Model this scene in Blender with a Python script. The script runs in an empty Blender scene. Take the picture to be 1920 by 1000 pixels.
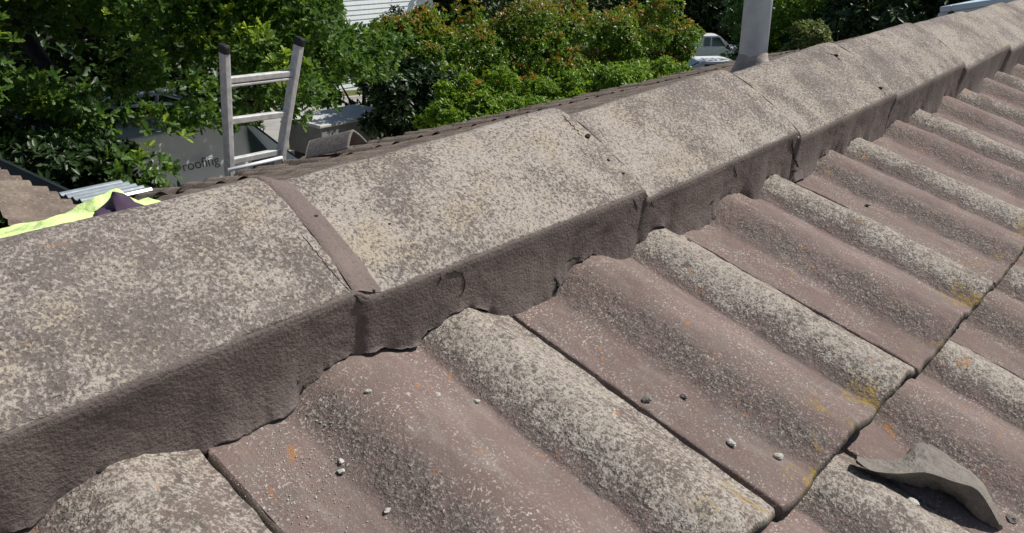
import bpy, bmesh, math, random
import numpy as np
from mathutils import Vector, Matrix

# ------------------------------------------------------------------ camera, sky, sun, exposure
scene = bpy.context.scene
COL = scene.collection
PITCH = math.radians(15.5)
CP, SP = math.cos(PITCH), math.sin(PITCH)
CAMH = 0.435                                  # camera height above the near tile plane
FPX = 1560.0                                  # focal length in pixels of the 1920 px wide photo
_d1 = np.array([0.66374547, -0.27778482, 0.69446206])
_d2 = np.array([-0.71988193, -0.48925818, 0.49233773])
_n = np.array([0.2030073, -0.82671762, -0.52471518])
RX = np.array([_d1, _d2 * CP - _n * SP, _d2 * SP + _n * CP])    # camera (right, down, forward) -> world
CAM = np.array([0.0, -CAMH * SP, CAMH * CP])
cam_data = bpy.data.cameras.new("camera")
cam_data.sensor_width = 36.0
cam_data.lens = FPX / 1920 * 36
cam_data.clip_start = 0.01
cam_data.clip_end = 600
cam = bpy.data.objects.new("camera", cam_data)
COL.objects.link(cam)
M = Matrix.Identity(4)
for i in range(3):
    M[i][0] = RX[i][0]; M[i][1] = -RX[i][1]; M[i][2] = -RX[i][2]; M[i][3] = CAM[i]
cam.matrix_world = M
scene.camera = cam

SUN = np.array([0.52, -0.345, 0.79]); SUN /= np.linalg.norm(SUN)
world = bpy.data.worlds.new("World"); scene.world = world
world.use_nodes = True
wn = world.node_tree.nodes; wl = world.node_tree.links
sky = wn.new("ShaderNodeTexSky"); sky.sky_type = 'NISHITA'; sky.sun_disc = False
sky.sun_elevation = math.asin(SUN[2])
sky.sun_rotation = math.atan2(SUN[0], SUN[1])
wl.new(sky.outputs[0], wn["Background"].inputs[0])
wn["Background"].inputs[1].default_value = 0.075
sl = bpy.data.lights.new("sun", 'SUN'); sl.energy = 5.0; sl.angle = math.radians(0.53); sl.color = (1.0, 0.96, 0.885)
so = bpy.data.objects.new("sun", sl); COL.objects.link(so)
so.rotation_euler = Vector(SUN).to_track_quat('Z', 'Y').to_euler()
scene.view_settings.view_transform = 'Standard'
scene.view_settings.look = 'None'
scene.view_settings.exposure = 0.0
scene.view_settings.gamma = 1.0
scene.view_settings.use_curve_mapping = False
scene.cycles.max_bounces = 6
scene.cycles.transparent_max_bounces = 6

rng = np.random.default_rng(7)
random.seed(7)


# ------------------------------------------------------------------ helpers
def W(u, v, z):
    """roof frame (along ridge, up the near slope, out of it) -> world"""
    return np.stack([np.asarray(u, float) + 0 * np.asarray(v, float), np.asarray(v) * CP - np.asarray(z) * SP,
                     np.asarray(v) * SP + np.asarray(z) * CP], -1)


def _ray(x, y):
    return RX @ np.array([x - 960.0, y - 500.0, FPX])


def at(x, y, Y):
    """world point of a photo pixel at the given world Y"""
    r = _ray(x, y)
    return CAM + r * (Y - CAM[1]) / r[1]


def atX(x, y, X):
    r = _ray(x, y)
    return CAM + r * (X - CAM[0]) / r[0]


def on_slope(x, y, z):
    """photo pixel -> (u, v, z) on the near slope at height z above the tile plane"""
    c = np.array([x - 960.0, y - 500.0, FPX])
    r = np.array([c @ _d1, c @ _d2, c @ _n])
    t = (z - CAMH) / r[2]
    return r * t + np.array([0, 0, CAMH])


def _hash(ix, iy, iz, seed):
    h = (ix * 374761393 + iy * 668265263 + iz * 2147483647 + seed * 974634777) & 0xFFFFFFFF
    h = ((h ^ (h >> 13)) * 1274126177) & 0xFFFFFFFF
    h = h ^ (h >> 16)
    return (h & 0xFFFF) / 65535.0 * 2 - 1


def vnoise(x, y, z, seed=0):
    x, y, z = np.broadcast_arrays(np.asarray(x, float), np.asarray(y, float), np.asarray(z, float))
    xi, yi, zi = [np.floor(a).astype(np.int64) for a in (x, y, z)]
    fx, fy, fz = x - xi, y - yi, z - zi
    fx, fy, fz = [a * a * (3 - 2 * a) for a in (fx, fy, fz)]
    r = 0
    for dx in (0, 1):
        for dy in (0, 1):
            for dz in (0, 1):
                w = (fx if dx else 1 - fx) * (fy if dy else 1 - fy) * (fz if dz else 1 - fz)
                r = r + w * _hash(xi + dx, yi + dy, zi + dz, seed)
    return r


def fbm(x, y, z, oct=3, seed=0):
    r = 0; a = 1.0; s = 1.0
    for o in range(oct):
        r = r + a * vnoise(x * s, y * s, z * s, seed + o * 17)
        a *= 0.5; s *= 2.03
    return r


def sstep(a, b, x):
    t = np.clip((np.asarray(x, float) - a) / (b - a), 0, 1)
    return t * t * (3 - 2 * t)


def mesh_np(name, verts, faces, smooth=True, attrs=None):
    """faces: (n,k) array or list of tuples"""
    me = bpy.data.meshes.new(name)
    verts = np.asarray(verts, np.float32)
    if isinstance(faces, np.ndarray):
        n, k = faces.shape
        me.vertices.add(len(verts)); me.vertices.foreach_set("co", verts.ravel())
        me.loops.add(n * k); me.loops.foreach_set("vertex_index", faces.astype(np.int32).ravel())
        me.polygons.add(n)
        me.polygons.foreach_set("loop_start", np.arange(0, n * k, k, dtype=np.int32))
        me.polygons.foreach_set("loop_total", np.full(n, k, np.int32))
        me.update(calc_edges=True)
        me.validate()
    else:
        me.from_pydata([tuple(v) for v in verts], [], [tuple(int(i) for i in f) for f in faces])
        me.update()
    if smooth:
        me.polygons.foreach_set("use_smooth", np.ones(len(me.polygons), bool))
    if attrs:
        for k_, arr in attrs.items():
            a = me.attributes.new(k_, 'FLOAT', 'POINT')
            a.data.foreach_set("value", np.asarray(arr, np.float32).ravel())
    return me


def link(name, me, mat=None, parent=None, matrix=None):
    if mat is not None and len(me.materials) == 0:
        me.materials.append(mat)
    o = bpy.data.objects.new(name, me); COL.objects.link(o)
    if matrix is not None:
        o.matrix_basis = matrix
    if parent is not None:
        o.parent = parent
        inv = Matrix.Identity(4); p = parent
        chain = []
        while p is not None:
            chain.append(p); p = p.parent
        wm = Matrix.Identity(4)
        for q in reversed(chain):
            wm = wm @ (q.matrix_parent_inverse if q.parent else Matrix.Identity(4)) @ q.matrix_basis
        o.matrix_parent_inverse = wm.inverted()
    return o


def tag(o, label=None, cat=None, group=None, kind=None):
    if label: o["label"] = label
    if cat: o["category"] = cat
    if group: o["group"] = group
    if kind: o["kind"] = kind
    return o


def thing(name, label, cat, loc=(0, 0, 0), group=None):
    o = bpy.data.objects.new(name, None); COL.objects.link(o)
    o.empty_display_size = 0.1
    o.location = loc
    o.matrix_basis = Matrix.Translation(loc)
    return tag(o, label, cat, group)


def grid_faces(nx, ny, closed_x=False):
    i = np.arange(nx if closed_x else nx - 1); j = np.arange(ny - 1)
    I, J = np.meshgrid(i, j, indexing='ij')
    I2 = (I + 1) % nx
    return np.stack([I * ny + J, I2 * ny + J, I2 * ny + J + 1, I * ny + J + 1], -1).reshape(-1, 4)


class MB:
    """collects boxes and tubes and links them as ONE mesh object"""
    def __init__(self): self.v = []; self.f = []

    def add(self, verts, faces):
        b = len(self.v)
        self.v += [tuple(float(c) for c in q) for q in verts]
        self.f += [tuple(b + int(i) for i in q) for q in faces]

    def box(self, c, s, R=None, bev=0.0):
        bm = bmesh.new(); bmesh.ops.create_cube(bm, size=1.0)
        for v in bm.verts: v.co = Vector((v.co.x * s[0], v.co.y * s[1], v.co.z * s[2]))
        if bev > 0: bmesh.ops.bevel(bm, geom=list(bm.edges), offset=bev, segments=2, affect='EDGES', profile=0.5)
        R = R or Matrix.Identity(3)
        bm.verts.index_update()
        self.add([R @ v.co + Vector(c) for v in bm.verts], [[v.index for v in f.verts] for f in bm.faces])
        bm.free(); return self

    def tube(self, pts, rad, n=10, cap=True):
        pts = [Vector(p) for p in pts]
        if not hasattr(rad, '__len__'): rad = [rad] * len(pts)
        rings = []
        up = Vector((0.1, 0.3, 1)).normalized()
        for i, p in enumerate(pts):
            d = (pts[min(i + 1, len(pts) - 1)] - pts[max(i - 1, 0)]).normalized()
            s = d.cross(up)
            if s.length < 1e-3: s = d.cross(Vector((1, 0, 0)))
            s.normalize(); t = s.cross(d)
            rings.append([p + (s * math.cos(a) + t * math.sin(a)) * rad[i] for a in [2 * math.pi * k / n for k in range(n)]])
        vs = [q for r in rings for q in r]
        fs = []
        for i in range(len(pts) - 1):
            for k in range(n):
                fs.append((i * n + k, i * n + (k + 1) % n, (i + 1) * n + (k + 1) % n, (i + 1) * n + k))
        if cap:
            fs.append(tuple(range(n - 1, -1, -1))); fs.append(tuple(range((len(pts) - 1) * n, len(pts) * n)))
        self.add(vs, fs); return self

    def prism(self, poly, a, b, axis_u, axis_v, axis_w, o=(0, 0, 0)):
        """poly in (u,v), extruded from a to b along w"""
        U, V, Wd, O = Vector(axis_u), Vector(axis_v), Vector(axis_w), Vector(o)
        n = len(poly)
        vs = [O + U * p[0] + V * p[1] + Wd * a for p in poly] + [O + U * p[0] + V * p[1] + Wd * b for p in poly]
        fs = [tuple(range(n - 1, -1, -1)), tuple(range(n, 2 * n))]
        for k in range(n): fs.append((k, (k + 1) % n, n + (k + 1) % n, n + k))
        self.add(vs, fs); return self

    def build(self, name, mat, parent=None, smooth=False, bevel=0.0):
        me = mesh_np(name, self.v, self.f, smooth=smooth)
        o = link(name, me, mat, parent)
        if bevel > 0:
            m = o.modifiers.new("bevel", 'BEVEL'); m.width = bevel; m.segments = 2; m.limit_method = 'ANGLE'
        if smooth:
            pass
        return o


# ------------------------------------------------------------------ materials
class NT:
    def __init__(self, name):
        self.m = bpy.data.materials.new(name); self.m.use_nodes = True
        self.t = self.m.node_tree; self.n = self.t.nodes; self.l = self.t.links
        self.b = self.n["Principled BSDF"]; self.out = self.n["Material Output"]

    def new(self, kind, **kw):
        x = self.n.new(kind)
        for k, v in kw.items(): setattr(x, k, v)
        return x

    def set(self, sock, v):
        if isinstance(v, bpy.types.NodeSocket): self.l.new(v, sock)
        elif isinstance(v, (tuple, list)) and len(v) == 3 and len(sock.default_value) == 4: sock.default_value = (*v, 1)
        else: sock.default_value = v

    def pos(self):
        return self.new("ShaderNodeNewGeometry").outputs["Position"]

    def mapping(self, vec, scale=(1, 1, 1), rot=(0, 0, 0)):
        m = self.new("ShaderNodeMapping"); self.l.new(vec, m.inputs[0])
        m.inputs["Scale"].default_value = scale; m.inputs["Rotation"].default_value = rot
        return m.outputs[0]

    def noise(self, vec, scale, detail=3, rough=0.55, dist=0.0):
        x = self.new("ShaderNodeTexNoise"); self.l.new(vec, x.inputs["Vector"])
        x.inputs["Scale"].default_value = scale; x.inputs["Detail"].default_value = detail
        x.inputs["Roughness"].default_value = rough; x.inputs["Distortion"].default_value = dist
        return x.outputs["Fac"]

    def vor(self, vec, scale, feature='F1', rand=1.0, out="Distance"):
        x = self.new("ShaderNodeTexVoronoi", feature=feature); self.l.new(vec, x.inputs["Vector"])
        x.inputs["Scale"].default_value = scale; x.inputs["Randomness"].default_value = rand
        return x.outputs[out]

    def ramp(self, fac, a, b, lo=0.0, hi=1.0):
        x = self.new("ShaderNodeMapRange", interpolation_type='SMOOTHSTEP')
        self.set(x.inputs[0], fac); x.inputs[1].default_value = a; x.inputs[2].default_value = b
        x.inputs[3].default_value = lo; x.inputs[4].default_value = hi
        return x.outputs[0]

    def math(self, op, a, b=0.0, clamp=False):
        x = self.new("ShaderNodeMath", operation=op, use_clamp=clamp)
        self.set(x.inputs[0], a); self.set(x.inputs[1], b)
        return x.outputs[0]

    def mix(self, fac, a, b):
        x = self.new("ShaderNodeMix", data_type='RGBA')
        self.set(x.inputs[0], fac); self.set(x.inputs[6], a); self.set(x.inputs[7], b)
        return x.outputs[2]

    def attr(self, name):
        return self.new("ShaderNodeAttribute", attribute_name=name).outputs["Fac"]

    def bump(self, height, dist, strength=1.0, normal=None):
        x = self.new("ShaderNodeBump"); self.l.new(height, x.inputs["Height"])
        x.inputs["Distance"].default_value = dist; x.inputs["Strength"].default_value = strength
        if normal is not None: self.l.new(normal, x.inputs["Normal"])
        return x.outputs[0]

    def done(self, color, rough=0.9, normal=None, spec=0.25, metallic=0.0):
        self.set(self.b.inputs["Base Color"], color); self.set(self.b.inputs["Roughness"], rough)
        self.set(self.b.inputs["Specular IOR Level"], spec); self.b.inputs["Metallic"].default_value = metallic
        if normal is not None: self.l.new(normal, self.b.inputs["Normal"])
        return self.m


def simple(name, color, rough=0.6, metallic=0.0, spec=0.4, var=0.12, scale=6.0, bump=0.0, bscale=60):
    t = NT(name); p = t.pos()
    n = t.noise(p, scale, 4)
    c = t.mix(t.ramp(n, 0.3, 0.7), tuple(x * (1 - var) for x in color), tuple(min(1, x * (1 + var)) for x in color))
    nm = t.bump(t.noise(p, bscale, 3), bump) if bump else None
    return t.done(c, rough, nm, spec, metallic)


def mat_cap():
    t = NT("weathered_cap_concrete"); p = t.pos()
    big = t.noise(p, 6.0, 3, 0.5, 0.3)
    mid = t.noise(p, 24.0, 5, 0.62, 0.2)
    grain = t.noise(p, 430.0, 2.0, 0.6, 0.5); g2 = t.noise(p, 265.0, 2.0, 0.5, 0.6)
    fine = t.noise(p, 900.0, 2, 0.6)
    mixg = t.math('ADD', t.math('MULTIPLY', grain, 0.55), t.math('MULTIPLY', g2, 0.45))
    base = t.mix(t.ramp(mid, 0.3, 0.7), (0.140, 0.116, 0.106), (0.200, 0.168, 0.154))
    base = t.mix(t.ramp(grain, 0.30, 0.48, 0.7, 0.0), base, (0.082, 0.069, 0.060))
    base = t.mix(t.ramp(fine, 0.58, 0.70, 0.0, 0.35), base, (0.32, 0.28, 0.24))
    # crusty pale lichen broken into fine worm-like grains, denser in patches
    cover = t.math('ADD', t.math('MULTIPLY', big, 0.6), t.math('MULTIPLY', mid, 0.4))
    one = t.new("ShaderNodeObjectInfo").outputs["Random"]
    thr = t.math('ADD', t.ramp(cover, 0.36, 0.60, 0.585, 0.452), t.ramp(one, 0.0, 1.0, -0.018, 0.022))
    lich = t.ramp(t.math('SUBTRACT', mixg, thr), -0.09, 0.11)
    cream = t.mix(t.ramp(t.noise(p, 20.0, 3), 0.45, 0.72), (0.435, 0.388, 0.340), (0.445, 0.382, 0.285))
    cream = t.mix(t.ramp(fine, 0.35, 0.65, 0.5, 0.0), cream, (0.25, 0.22, 0.195))
    c = t.mix(t.math('MULTIPLY', lich, 0.92), base, cream)
    # a few round older colonies, bare dark patches, orange spots, black pits
    spot = t.math('MULTIPLY', t.ramp(t.vor(p, 42.0), 0.16, 0.10), t.ramp(t.noise(p, 13.0, 2), 0.55, 0.62))
    c = t.mix(t.math('MULTIPLY', spot, t.ramp(grain, 0.40, 0.56, 0.1, 0.8)), c, (0.42, 0.385, 0.33))
    bare = t.ramp(t.noise(p, 16.0, 4, 0.6, 0.6), 0.64, 0.72)
    c = t.mix(t.math('MULTIPLY', bare, 0.55), c, (0.135, 0.112, 0.100))
    c = t.mix(t.math('MULTIPLY', t.ramp(t.noise(p, 36.0, 3, 0.6, 0.5), 0.70, 0.76), 0.65), c, (0.36, 0.18, 0.08))
    c = t.mix(t.ramp(t.noise(t.mapping(p, (1, 1, 1), (1, 2, 3)), 300.0, 2), 0.71, 0.77), c, (0.03, 0.026, 0.024))
    h = t.math('ADD', t.math('ADD', t.math('MULTIPLY', grain, 0.6), t.math('MULTIPLY', g2, 0.6)), t.math('MULTIPLY', lich, 0.15))
    nm = t.bump(h, 0.0016, 0.8)
    nm = t.bump(fine, 0.0004, 0.7, nm)
    return t.done(c, 0.92, nm, 0.2)


def mat_tile():
    t = NT("weathered_tile_concrete"); p = t.pos()
    pale = t.attr("pale"); flank = t.attr("flank"); butt = t.attr("butt")
    one = t.new("ShaderNodeObjectInfo").outputs["Random"]
    st = t.mapping(p, (1.0, 0.22, 1.0))
    big = t.noise(p, 9.0, 3); mid = t.noise(p, 34.0, 5, 0.65)
    grain = t.noise(p, 450.0, 2.5, 0.6, 0.4); g2 = t.noise(p, 220.0, 2.0, 0.55, 0.5); fine = t.noise(p, 900.0, 2, 0.6)
    pebble = t.noise(p, 190.0, 2, 0.5, 0.5)
    wander = t.math('MULTIPLY', t.math('SUBTRACT', mid, 0.5), 2.2)
    pale = t.math('ADD', pale, t.math('MULTIPLY', wander, t.ramp(pale, 0.0, 0.3)), True)
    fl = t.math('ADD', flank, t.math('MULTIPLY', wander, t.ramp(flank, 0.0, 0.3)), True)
    base = t.mix(t.ramp(big, 0.3, 0.7), (0.156, 0.106, 0.095), (0.214, 0.153, 0.139))
    base = t.mix(t.ramp(one, 0.0, 1.0, 0.0, 0.35), base, (0.165, 0.128, 0.114))
    base = t.mix(t.ramp(mid, 0.40, 0.70, 0, 0.7), base, (0.165, 0.138, 0.124))
    base = t.mix(t.ramp(fine, 0.40, 0.25, 0.0, 0.6), base, (0.10, 0.082, 0.072))
    # faint pale wash streaks running down the slope
    streak = t.math('MULTIPLY', t.ramp(t.noise(st, 60.0, 5, 0.65, 0.2), 0.50, 0.76), 0.45)
    base = t.mix(streak, base, (0.285, 0.25, 0.222))
    # worn sand grain: pale flecks in drifts over the pan
    fleck = t.math('MULTIPLY', t.ramp(grain, 0.55, 0.66), t.ramp(t.noise(p, 22.0, 4, 0.6), 0.40, 0.64, 0.20, 0.95))
    base = t.mix(fleck, base, (0.43, 0.39, 0.345))
    # coarse darker grain on the left flank of the rolls, flecked with pale crust
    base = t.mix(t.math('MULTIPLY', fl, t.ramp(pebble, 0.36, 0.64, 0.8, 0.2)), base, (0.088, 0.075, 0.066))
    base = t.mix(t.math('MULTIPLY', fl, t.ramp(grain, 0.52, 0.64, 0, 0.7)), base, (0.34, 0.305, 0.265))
    # pale lichen crust on the outer roll: salt and pepper
    cov = t.math('ADD', t.math('MULTIPLY', pale, 0.55), t.math('MULTIPLY', t.math('SUBTRACT', big, 0.5), 0.8))
    cov = t.math('ADD', cov, t.ramp(one, 0.0, 1.0, -0.12, 0.06))
    thr = t.ramp(cov, 0.05, 0.60, 0.68, 0.455)
    lich = t.ramp(t.math('SUBTRACT', t.math('ADD', t.math('MULTIPLY', grain, 0.6), t.math('MULTIPLY', g2, 0.4)), thr), -0.07, 0.09)
    lc = t.mix(t.ramp(t.noise(p, 120.0, 3), 0.35, 0.65), (0.345, 0.31, 0.268), (0.455, 0.415, 0.36))
    lc = t.mix(t.ramp(fine, 0.35, 0.6, 0.4, 0.0), lc, (0.19, 0.165, 0.14))
    under = t.mix(t.math('MULTIPLY', pale, t.ramp(mid, 0.35, 0.62, 0.75, 0.2)), base, (0.125, 0.110, 0.095))
    c = t.mix(t.math('MULTIPLY', lich, 0.9), under, lc)
    # black-grey lichen blotches
    blot = t.math('MULTIPLY', t.ramp(t.noise(p, 44.0, 4, 0.6, 0.4), 0.53, 0.68), t.math('MULTIPLY', pale, 0.85))
    c = t.mix(t.math('MULTIPLY', blot, t.ramp(g2, 0.60, 0.42)), c, (0.095, 0.088, 0.076))
    # orange and yellow lichen
    c = t.mix(t.math('MULTIPLY', t.ramp(t.noise(p, 40.0, 3, 0.6, 0.6), 0.665, 0.73), t.ramp(fine, 0.3, 0.6, 0.2, 0.9)), c, (0.36, 0.165, 0.05))
    yl = t.math('MULTIPLY', t.ramp(t.noise(p, 23.0, 4, 0.65, 0.5), 0.53, 0.62), butt)
    c = t.mix(t.math('MULTIPLY', yl, t.ramp(g2, 0.40, 0.58, 0, 0.8)), c, (0.30, 0.205, 0.045))
    c = t.mix(t.ramp(t.attr("edge"), 0.0, 1.0, 0.0, 0.85), c, (0.045, 0.041, 0.036))  # shadowed gap under the butts painted on as dark tile edges
    h = t.math('ADD', t.math('MULTIPLY', t.math('ADD', grain, g2), t.ramp(t.math('ADD', fl, pale), 0.0, 1.0, 0.4, 0.7)),
               t.math('MULTIPLY', t.math('MULTIPLY', pebble, fl), 1.6))
    nm = t.bump(h, 0.0017, 0.85)
    nm = t.bump(fine, 0.0004, 0.7, nm)
    return t.done(c, 0.9, nm, 0.2)


def mat_point(name="dark_flexible_pointing", col=(0.178, 0.132, 0.121), seed=0.0):
    t = NT(name); p = t.pos()
    big = t.noise(p, 11.0, 4, 0.6); g = t.noise(p, 520.0, 2.5, 0.65); w = t.noise(p, 90.0, 4, 0.6, 0.5); g2 = t.noise(p, 240.0, 2, 0.6)
    c = t.mix(t.ramp(big, 0.3, 0.7), tuple(x * 0.82 for x in col), tuple(x * 1.22 for x in col))
    c = t.mix(t.ramp(w, 0.52, 0.72, 0, 0.35), c, tuple(x * 1.45 for x in col))
    c = t.mix(t.ramp(g, 0.55, 0.70, 0, 0.5), c, tuple(x * 2.1 for x in col))
    c = t.mix(t.ramp(g, 0.46, 0.3, 0, 0.65), c, tuple(x * 0.35 for x in col))
    nm = t.bump(t.math('ADD', g, t.math('MULTIPLY', g2, 0.35)), 0.0013, 0.8)
    return t.done(c, 0.88, nm, 0.25)


def mat_point(name="dark_flexible_pointing", col=(0.140, 0.112, 0.104), seed=0.0):
    t = NT(name); p = t.pos()
    big = t.noise(p, 14.0, 3); g = t.noise(p, 380.0, 3, 0.6); w = t.noise(p, 110.0, 4, 0.6, 0.6)
    c = t.mix(t.ramp(big, 0.3, 0.7), tuple(x * 0.86 for x in col), tuple(x * 1.18 for x in col))
    c = t.mix(t.ramp(g, 0.55, 0.72, 0, 0.35), c, tuple(x * 1.7 for x in col))
    c = t.mix(t.ramp(g, 0.46, 0.3, 0, 0.5), c, tuple(x * 0.45 for x in col))
    nm = t.bump(t.math('ADD', g, t.math('MULTIPLY', w, 0.35)), 0.0017, 0.8)
    return t.done(c, 0.85, nm, 0.3)


def mat_mortar(name, col):
    t = NT(name); p = t.pos()
    a = t.noise(p, 60.0, 4, 0.6); g = t.noise(p, 420.0, 3, 0.6)
    c = t.mix(t.ramp(a, 0.3, 0.7), tuple(x * 0.8 for x in col), tuple(x * 1.2 for x in col))
    c = t.mix(t.ramp(g, 0.42, 0.3, 0, 0.5), c, tuple(x * 0.5 for x in col))
    nm = t.bump(t.math('ADD', g, t.math('MULTIPLY', a, 2.0)), 0.0016, 0.8)
    return t.done(c, 0.92, nm, 0.2)


def mat_fartile():
    t = NT("brown_far_tile_concrete"); p = t.pos()
    a = t.noise(p, 6.0, 4, 0.6); g = t.noise(p, 70.0, 3, 0.6)
    c = t.mix(t.ramp(a, 0.3, 0.7), (0.135, 0.105, 0.088), (0.225, 0.180, 0.148))
    c = t.mix(t.ramp(g, 0.55, 0.68, 0, 0.55), c, (0.34, 0.30, 0.25))
    c = t.mix(t.ramp(g, 0.42, 0.3, 0, 0.5), c, (0.07, 0.06, 0.05))
    return t.done(c, 0.92, t.bump(g, 0.006, 0.7), 0.2)


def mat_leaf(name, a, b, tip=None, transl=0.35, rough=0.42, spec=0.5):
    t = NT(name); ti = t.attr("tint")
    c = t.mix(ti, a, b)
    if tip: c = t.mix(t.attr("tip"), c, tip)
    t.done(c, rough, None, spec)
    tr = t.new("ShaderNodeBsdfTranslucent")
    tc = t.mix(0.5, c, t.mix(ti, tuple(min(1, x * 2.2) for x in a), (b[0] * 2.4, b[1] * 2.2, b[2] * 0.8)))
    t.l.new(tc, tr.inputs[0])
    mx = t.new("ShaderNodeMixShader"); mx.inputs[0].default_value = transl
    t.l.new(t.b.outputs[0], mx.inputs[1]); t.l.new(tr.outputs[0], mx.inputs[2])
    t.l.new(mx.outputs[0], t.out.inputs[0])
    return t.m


def mat_ground():
    t = NT("garden_ground"); p = t.pos()
    a = t.noise(p, 0.5, 5, 0.6); g = t.noise(p, 9.0, 4, 0.7)
    c = t.mix(t.ramp(a, 0.4, 0.62), (0.075, 0.105, 0.028), (0.17, 0.145, 0.075))
    c = t.mix(t.ramp(g, 0.35, 0.7, 0, 0.6), c, (0.10, 0.12, 0.04))
    return t.done(c, 0.95, t.bump(g, 0.05), 0.1)


M_CAP, M_TILE, M_POINT = mat_cap(), mat_tile(), mat_point()
M_JOINT = mat_point("brown_joint_mortar", (0.165, 0.128, 0.117))
M_FRAG = mat_mortar("grey_mortar", (0.195, 0.176, 0.156))
M_CRUMB = mat_mortar("pale_mortar_crumbs", (0.50, 0.49, 0.44))
M_CRACK_DIRT = mat_mortar("dark_crack_shade_and_dirt", (0.035, 0.032, 0.026))  # near black: dirt bits, and painted darkness inside the cracks
M_FAR = mat_fartile()
M_GALV = simple("galvanised_steel", (0.40, 0.43, 0.46), 0.42, 0.75, 0.5, 0.18, 40)
M_ALU = simple("worn_aluminium", (0.63, 0.625, 0.61), 0.5, 0.25, 0.5, 0.15, 30)
M_BLACKP = simple("black_plastic", (0.025, 0.024, 0.026), 0.55)
M_WHITE = simple("white_paint", (0.78, 0.79, 0.79), 0.3, 0, 0.5, 0.04)
M_SILVER = simple("silver_paint", (0.45, 0.50, 0.53), 0.3, 0.5, 0.5, 0.06)
M_GLASS = simple("tinted_car_glass", (0.03, 0.055, 0.065), 0.06, 0, 0.9, 0.1)
M_RUBBER = simple("black_rubber", (0.02, 0.02, 0.02), 0.8)
M_LAMP = simple("clear_lamp_lens", (0.7, 0.7, 0.68), 0.15)
M_DGUT = simple("dark_grey_gutter_paint", (0.045, 0.055, 0.062), 0.35, 0, 0.5, 0.15)
M_BRICK = simple("cream_wall_render", (0.42, 0.36, 0.30), 0.9, 0, 0.2, 0.15, 4)
M_BOARD = simple("white_weatherboard_paint", (0.70, 0.75, 0.76), 0.6, 0, 0.3, 0.05)
M_BARK = simple("grey_brown_bark", (0.045, 0.038, 0.03), 0.9, 0, 0.2, 0.3, 12, 0.02, 25)
M_ROAD = simple("pale_worn_asphalt", (0.34, 0.33, 0.31), 0.9, 0, 0.2, 0.12, 1.5, 0.004, 60)
M_CONC = simple("pale_concrete", (0.46, 0.44, 0.41), 0.9, 0, 0.2, 0.12, 1.2, 0.003, 60)
M_HIVIS = simple("hi_vis_yellow_cloth", (0.70, 0.88, 0.36), 0.8, 0, 0.15, 0.10, 14, 0.006, 45)
M_PURPLE = simple("dark_purple_cloth", (0.075, 0.05, 0.085), 0.85, 0, 0.2, 0.15, 20)
M_TEXT = simple("dark_grey_lettering", (0.13, 0.13, 0.135), 0.6)

# ------------------------------------------------------------------ ground, street
def ground_z(x, y):
    d = 0.83 * np.asarray(x, float) + 0.55 * np.asarray(y, float)
    return -3.3 - 0.09 * np.clip(d - 10, 0, 60) - 0.02 * np.clip(d - 70, 0, None)


def sheet(name, x0, x1, y0, y1, nx, ny, off, mat, skew=0.0, curve=None):
    xs = np.linspace(x0, x1, nx); ys = np.linspace(y0, y1, ny)
    X, Y = np.meshgrid(xs, ys, indexing='ij')
    X = X + skew * Y
    Z = ground_z(X, Y) + off
    o = link(name, mesh_np(name, np.stack([X, Y, Z], -1).reshape(-1, 3), grid_faces(nx, ny)), mat)
    return tag(o, kind="structure")


sheet("ground", -250, 320, -250, 320, 190, 190, 0.0, mat_ground())
sheet("driveway", 2.2, 7.6, 4.2, 14.6, 30, 40, 0.02, M_CONC)
sheet("footpath", -40, 90, 13.2, 14.5, 160, 4, 0.03, M_CONC)
sheet("road", -60, 120, 15.2, 22.0, 200, 12, 0.012, M_ROAD)
for y0, nm in ((15.0, "kerb"), (22.0, "kerb")):
    mb = MB()
    xs = np.linspace(-60, 120, 121)
    for a, b in zip(xs[:-1], xs[1:]):
        za, zb = float(ground_z(a, y0)), float(ground_z(b, y0))
        vs = [(a, y0, za - .1), (b, y0, zb - .1), (b, y0 + .18, zb - .1), (a, y0 + .18, za - .1),
              (a, y0, za + .12), (b, y0, zb + .12), (b, y0 + .18, zb + .12), (a, y0 + .18, za + .12)]
        mb.add(vs, [(0, 1, 5, 4), (3, 7, 6, 2), (4, 5, 6, 7)])
    tag(mb.build(nm, M_CONC), kind="structure")

# ------------------------------------------------------------------ the roof
ROOF_BASE = (2.5, 0.45, -3.3)
roof = thing("tiled_roof", "weathered brown concrete tile roof with mortared ridge caps filling the foreground", "roof", ROOF_BASE)
TW = 0.2975


def prof(x):
    """height of the tile across its width (two rolls)"""
    x = np.asarray(x, float)
    def roll(c, wl, wr, A):
        w = np.where(x < c, wl, wr)
        t = np.clip(np.abs(x - c) / w, 0, 1)
        return A * (0.5 + 0.5 * np.cos(math.pi * t)) ** 0.8
    z = np.maximum(roll(0.122, 0.064, 0.074, 0.0195), roll(0.243, 0.058, 0.0555, 0.0195))
    return z + 0.0022 * sstep(0.17, 0.19, x) * (1 - sstep(0.2, 0.29, x))


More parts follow.
